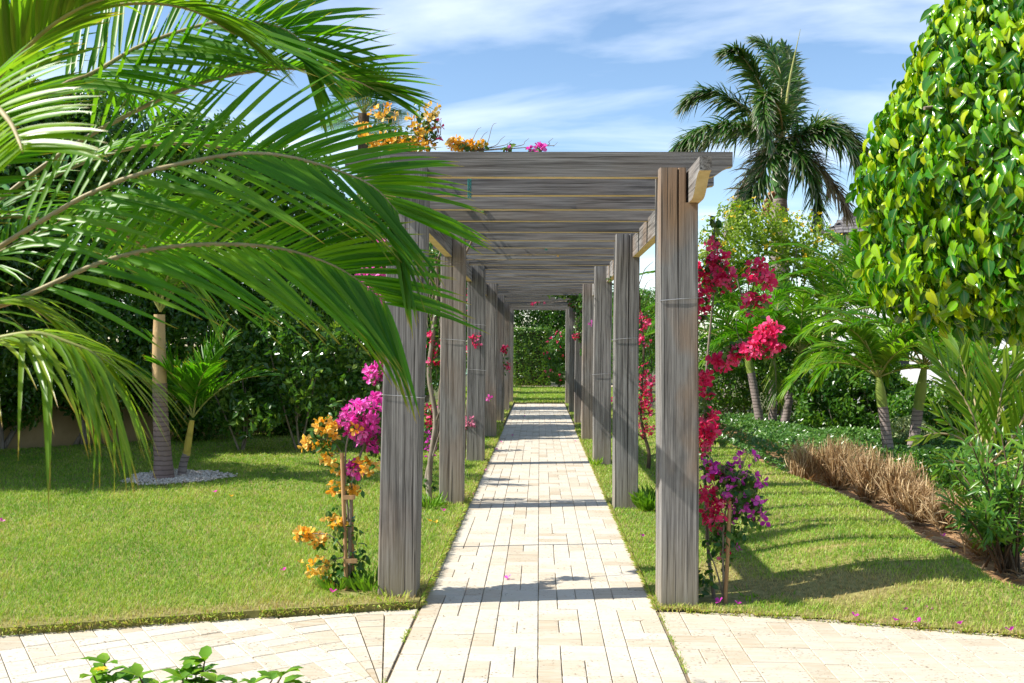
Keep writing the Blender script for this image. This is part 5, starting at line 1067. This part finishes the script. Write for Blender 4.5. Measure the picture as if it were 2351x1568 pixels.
# --- foreground shrub at the bottom edge
root = thing('lantana', 'low leafy shrub with serrated leaves and a single yellow flower in the near bed', 'shrub', (-1.4, 3.8, .02)); ms_, ml_ = MB(), MB()
for x, y, s in ((215, 1545, 1), (240, 1518, 1.1), (320, 1548, 1), (300, 1560, .9), (430, 1535, 1), (470, 1512, 1.15), (450, 1545, 1), (420, 1552, 1), (545, 1562, .8), (580, 1565, .8), (625, 1555, .9), (650, 1540, 1), (495, 1560, .9), (365, 1572, .9), (260, 1560, 1), (150, 1580, .9), (690, 1580, .8), (520, 1590, 1), (340, 1600, 1), (230, 1590, 1), (460, 1590, 1), (600, 1600, 1)):
    Yd = 3.8 + rng.uniform(-.12, .12); e = P(x, y + 6, Yd); b = np.array([e[0] * .7 - .42, 3.8 + rng.normal(0, .05), .02]); tube(ms_, [b, (b + e) / 2 + [0, 0, .06], e], [.007, .003], 6, n=9)
    for lev in range(4):
        q = e - np.array([0, 0, .042 * lev])
        for j in range(4 if lev else 6):
            a = rng.uniform(0, 6.283); d = np.array([math.cos(a), math.sin(a), .45 - .12 * lev + rng.uniform(-.2, .2)]); nn = np.array([-d[0] * .5, -d[1] * .5, 1.]); inst(ml_, LEAF8, frames(d[None], nn[None], [s * rng.uniform(.05, .10)]), q[None], np.array([rng.random()]), 0, True)
rebase(ms_.build('stem', M_BARKD), root); rebase(ml_.build('foliage', leafmat('lantana_leaf', g3((.08, .22, .012), (.15, .32, .018), (.26, .42, .025)), .4, .4)), root)
mb = MB(); q = P(232, 1538, 3.72)
for j in range(8): a = j * .785; d = np.array([math.cos(a), math.sin(a) , .3]); inst(mb, LEAF8, frames(d[None], np.array([[0, 0, 1.]]), [.03]), q[None], np.array([.5]))
rebase(mb.build('blossom', M_YEL), root)

# --- fallen bracts
mbr = {}
for nm, m in (('m', M_MAG), ('r', M_RED), ('o', M_ORNG), ('p', M_PURP)):
    mb = MB(); mb.add(TRIO[0] * .03, TRIO[1], .5, TRIO[2]); mbr[nm] = mb.mesh('fallen_bract', m)
def bract(x, y, z, c, label, group):
    p = G(x, y, z); o = link('fallen_bract', mbr[c]); o.location = p.tolist(); o.rotation_euler = (rng.uniform(-.5, .5), rng.uniform(-.5, .5), rng.uniform(0, 6)); o.scale = [rng.uniform(.8, 1.15)] * 3
    tag(o, label, 'petal', group)
for x, y in ((1166, 1328), (1055, 1188), (1085, 1137), (1113, 1080), (1140, 1032), (1150, 1015), (1177, 1000), (1205, 955), (1320, 1013)): bract(x, y, .006, 'm', 'fallen magenta bract on the pale paved path between the posts', 'bracts fallen on the path')
for x, y in ((652, 1310), (763, 1360), (4, 1197), (1017, 1173), (495, 1130)): bract(x, y, .075, 'm', 'fallen magenta bract on the lawn at the court side', 'bracts fallen on the court side lawn')
for x, y in ((985, 1197), (1002, 1200), (530, 1140), (707, 1222), (690, 1292), (712, 1327), (800, 1130)): bract(x, y, .075, 'o', 'fallen faded orange bract on the lawn at the court side', 'orange bracts on the lawn')
for x, y in ((1475, 1232), (1652, 1382), (1694, 1387), (2132, 1400), (2078, 1400), (2112, 1428), (2205, 1433), (1962, 1415), (2055, 1425), (2320, 1448)):
    g = G(x, y, .1); bract(x, y, float(zR(g[0], g[1])) + .025, 'p', 'fallen purple bract on the lawn at the bed side', 'bracts fallen on the bed side lawn')
for x, y in ((2166, 1231), (2143, 1160), (2195, 1140)): bract(x, y, .01, 'm', 'fallen magenta bract on the bare orange soil of the bed', 'bracts on the soil')

# irrigation pipe and small stones on the soil
mb = MB(); tube(mb, [G(2170, 1255, .01), G(2196, 1257, .012), G(2215, 1258, .01)], [.009], 8, n=8); k_ = NT('black_pipe'); tag(mb.build('irrigation_pipe', k_.done(k_.pbr((.02, .02, .02), .5))), 'short black irrigation pipe lying on the bare soil', 'pipe')
n = 500; mb = MB(); xs_ = rng.uniform(3.3, 5.2, n); ys_ = rng.uniform(6.0, 12, n); inst(mb, OCT, frames(rdir(n), rdir(n), rng.uniform(.004, .012, n)), np.c_[xs_, ys_, np.full(n, -.008)], rng.random(n)); tag(mb.build('soil_pebbles', M_SOIL, kind='stuff'), 'scattered pebbles and clods on the orange soil strip', 'pebbles')
# leaf litter and cut thatch under the dry tufts
n = 600; mb = MB(); t_ = rng.random(n); xs_ = 3.5 + rng.normal(0, .28, n); ys_ = rng.uniform(7.0, 12.4, n); kp = xs_ > 3.3; N = kp.sum(); dv = rdir(N); dv[:, 2] *= .25; inst(mb, LANCE, frames(dv, nrm(rdir(N) * .4 + [0, 0, 1]), rng.uniform(.05, .16, N)), np.c_[xs_, ys_, rng.uniform(0, .04, n)][kp], rng.random(N)); tag(mb.build('dry_litter', M_DRY, kind='stuff'), 'dry straw litter on the soil beneath the grass tufts', 'litter')

# ------------------------------------------------------------------ lawn grass
def grass(poly, z, dens, hgt, name_label, ymax, avoid=None, brown=None, zf=False):
    P2 = np.array(poly); x0, x1, y0 = P2[:, 0].min(), P2[:, 0].max(), P2[:, 1].min(); XS = []
    for ya, yb, dn in dens:
        ya, yb = max(ya, y0), min(yb, ymax)
        if yb <= ya: continue
        xa, xb = max(x0, -.72 * yb - .6), min(x1, .72 * yb + .6); n = int((xb - xa) * (yb - ya) * dn)
        X = rng.uniform(xa, xb, n); Y = rng.uniform(ya, yb, n); k = inpoly(X, Y, P2) & (np.abs(X) < .66 * Y + .8); XS.append(np.c_[X[k], Y[k], np.full(k.sum(), 1 / math.sqrt(dn))])
    A = np.vstack(XS); X, Y, dd = A.T
    pt = np.c_[X, Y, 0 * X]; patch = wob(pt, 1.3, 1.) * .8 + wob(pt, 4.1, 5.) * .5 + wob(pt, 11., 2.) * .25
    r = .34 + .32 * patch + rng.normal(0, .22, len(X))
    b = np.zeros(len(X)) if brown is None else brown(X, Y)
    r = np.clip(r + b, 0, 1); keep = np.ones(len(X), bool)
    if avoid is not None: keep &= ~avoid(X, Y)
    keep &= rng.random(len(X)) > np.clip(b - .2, 0, .75)
    X, Y, dd, r, patch, b = X[keep], Y[keep], dd[keep], r[keep], patch[keep], b[keep]; N = len(X)
    h = hgt * rng.uniform(.55, 1.2, N) * (1 + .2 * patch) * (1 - .35 * np.clip(b, 0, 1)); a = rng.uniform(0, 6.283, N); wd = (dd * .16).clip(.0016, .0075)
    ld = np.c_[np.cos(a), np.sin(a)] * (h * rng.uniform(.35, 1.25, N))[:, None]; sd = np.c_[-np.sin(a + rng.normal(0, .6, N)), np.cos(a)] * wd[:, None]
    B = np.c_[X, Y, zR(X, Y) if zf else np.full(N, z)]; V = np.empty((N, 5, 3))
    V[:, 0] = B; V[:, 0, :2] += sd; V[:, 1] = B; V[:, 1, :2] -= sd
    mid = B.copy(); mid[:, :2] += ld * .35; mid[:, 2] += h * .62; V[:, 2] = mid; V[:, 2, :2] += sd * .75; V[:, 3] = mid; V[:, 3, :2] -= sd * .75
    V[:, 4] = B; V[:, 4, :2] += ld; V[:, 4, 2] += h
    o5 = np.arange(N)[:, None] * 5; mb = MB(); mb.add(V.reshape(-1, 3), np.concatenate([o5 + np.array([0, 1, 3]), o5 + np.array([0, 3, 2]), o5 + np.array([2, 3, 4])]), np.repeat(r, 5), np.tile([0, 0, .6, .6, 1.], N))
    return tag(mb.build('grass', M_GRASS, kind='stuff'), name_label, 'grass')
def distline(X, Y, poly):
    D = np.full(len(X), 9.)
    for (ax, ay), (bx, by) in zip(poly[:-1], poly[1:]):
        t = np.clip(((X - ax) * (bx - ax) + (Y - ay) * (by - ay)) / ((bx - ax) ** 2 + (by - ay) ** 2), 0, 1); D = np.minimum(D, np.hypot(X - ax - t * (bx - ax), Y - ay - t * (by - ay)))
    return D
EL = [(-13, 3.2), (-8.0, 4.25), (-5, 4.95), (-3.1, 5.47), (-1.9, 5.86), (-.79, 6.17)]
def brL(X, Y):
    e = distline(X, Y, EL); return .42 * np.exp(-(e / .13) ** 2) + .16 * np.exp(-(e / .5) ** 2) + .2 * np.exp(-((X + .8) / .08) ** 2)
def avL(X, Y):
    return (np.hypot((X - gc[0] - .05) / .60, (Y - gc[1]) / .62) < .97) | (np.hypot(X + 1.22, Y - 6.38) < .12)
grass(LAWN_L, .045, [(3, 6.6, 7500), (6.6, 8.2, 5500), (8.2, 10.5, 3600), (10.5, 14, 2200), (14, 20, 1200), (20, 42, 500)], .034, 'short mown grass of the lawn at the court side', 42, avL, brL)
ER = [(.775, 6.2), (1.6, 6.04), (2.87, 5.70), (4.4, 5.28), (7.2, 4.3)]
def brR(X, Y):
    e = distline(X, Y, ER); w1 = .12 * wob(np.c_[X, Y, 0 * X], 4.)
    q = np.hypot((X - 1.8) / .75, (Y - 6.56 + .12 * (X - 1.7)) / .26) + w1 * 2; q2 = np.hypot((X - 1.35) / .30, (Y - 7.0) / .5) + w1 * 2; q3 = np.hypot((X - 2.25) / .3, (Y - 7.3) / .07); q4 = np.hypot((X - 2.6) / .4, (Y - 11.2) / .5)
    return .45 * np.exp(-(e / .09) ** 2) + .85 * np.exp(-q ** 4) + .6 * np.exp(-q2 ** 4) + .6 * np.exp(-q3 ** 4) + .35 * np.exp(-q4 ** 2)
def avR(X, Y): return np.hypot((X - 1.2) / .26, (Y - 6.42) / .17) < 1
grass(LAWN_R, .012, [(3, 6.6, 7500), (6.6, 8.2, 5500), (8.2, 10.5, 3600), (10.5, 14, 2200), (14, 20, 1200), (20, 30, 600)], .031, 'short mown grass with brown patches at the bed side of the path', 30, avR, brR, True)
grass(LAWN_E, .02, [(29, 34, 500), (34, 42, 300)], .05, 'grass beyond the end of the paved path', 42)
# longer tufts in corners: by the post feet and stakes, moss in the joints beside the path
def tuftlet(x, y, z, n, h, rad, r0):
    a = rng.uniform(0, 6.283, n); q = rad * np.sqrt(rng.random(n)); B = np.c_[x + np.cos(a) * q, y + np.sin(a) * q, np.full(n, z)]; al = nrm(np.c_[np.cos(a) * .6, np.sin(a) * .6, np.ones(n)] + rng.normal(0, .25, (n, 3)))
    return B, al, h * rng.uniform(.5, 1.1, n), np.clip(r0 + rng.normal(0, .12, n), 0, 1)
mb = MB()
for x, y, z, n, h, rad, r0 in [(-1.12, 6.42, .05, 90, .16, .12, .1), (-1.35, 6.45, .05, 70, .12, .1, .15), (1.17, 9.95, .01, 160, .26, .13, .05), (.83, 6.2, .0, 40, .05, .1, .8), (1.0, 6.2, .0, 40, .05, .1, .85), (-.95, 6.2, .05, 40, .08, .12, .7), (1.5, 6.5, .0, 60, .07, .2, .1), (.80, 13.7, 0, 30, .16, .05, .4), (-1.15, 9.8, .05, 90, .16, .15, .1)]:
    B, al, hh, r = tuftlet(x, y, z, n, h, rad, r0); inst(mb, LANCE, frames(al, rdir(n), hh), B, r)
n = 420
for xx, ya, yb in ((.772, 4.3, 6.1), (-.772, 4.6, 6.1)):
    Yj = rng.uniform(ya, yb, n); kp = wob(np.c_[Yj, Yj, Yj], 3.0, xx) > -.1; N = kp.sum(); al = nrm(rdir(N) * .8 + [0, 0, .7]); inst(mb, LANCE, frames(al, rdir(N), rng.uniform(.012, .032, N)), np.c_[xx + rng.normal(0, .007, N), Yj[kp], np.full(N, -.006)], np.clip(.5 + rng.normal(0, .25, N), 0, 1))
# ragged turf edges leaning out over the paving
for line, z in ((EL, .045), (ER, .012), ([(-.77, 6.17), (-.77, 20)], .045), ([(.77, 6.2), (.77, 20)], .012)):
    for (ax, ay), (bx, by) in zip(line[:-1], line[1:]):
        ln_ = math.hypot(bx - ax, by - ay); n = int(ln_ * 900); t = rng.random(n); t = t[wob(np.c_[t * ln_ * 3, t * ln_ * 5 + ax, 0 * t], 2.3, by) + rng.normal(0, .4, n) > -.15]; n = len(t); nx, ny = (by - ay) / ln_, -(bx - ax) / ln_
        if (ax, bx) == (.77, .77): nx = -1.
        if (ax, bx) == (-.77, -.77): nx = 1.
        zz = z * rng.uniform(.0, 1.0, n); B = np.c_[ax + (bx - ax) * t, ay + (by - ay) * t, zz] + np.c_[np.full(n, nx), np.full(n, ny), 0 * t] * .003
        al = nrm(np.c_[np.full(n, nx), np.full(n, ny), rng.uniform(-.3, 1.3, n)] + rdir(n) * .6); hh = rng.uniform(.012, .05, n) * (.8 + .4 * rng.random(n))
        inst(mb, LANCE, frames(al, rdir(n), hh), B, np.clip(rng.normal(.8, .2, n) - .25 * (zz > z * .7), 0, 1))
tag(mb.build('weeds', M_GRASS, kind='stuff'), 'longer grass at the post feet and weeds in the path joints', 'weeds')
print('TRIS', sum(len(o.data.loop_triangles) or len(o.data.polygons) * 2 for o in bpy.data.objects if o.type == 'MESH'), 'OBJ', len(bpy.data.objects))
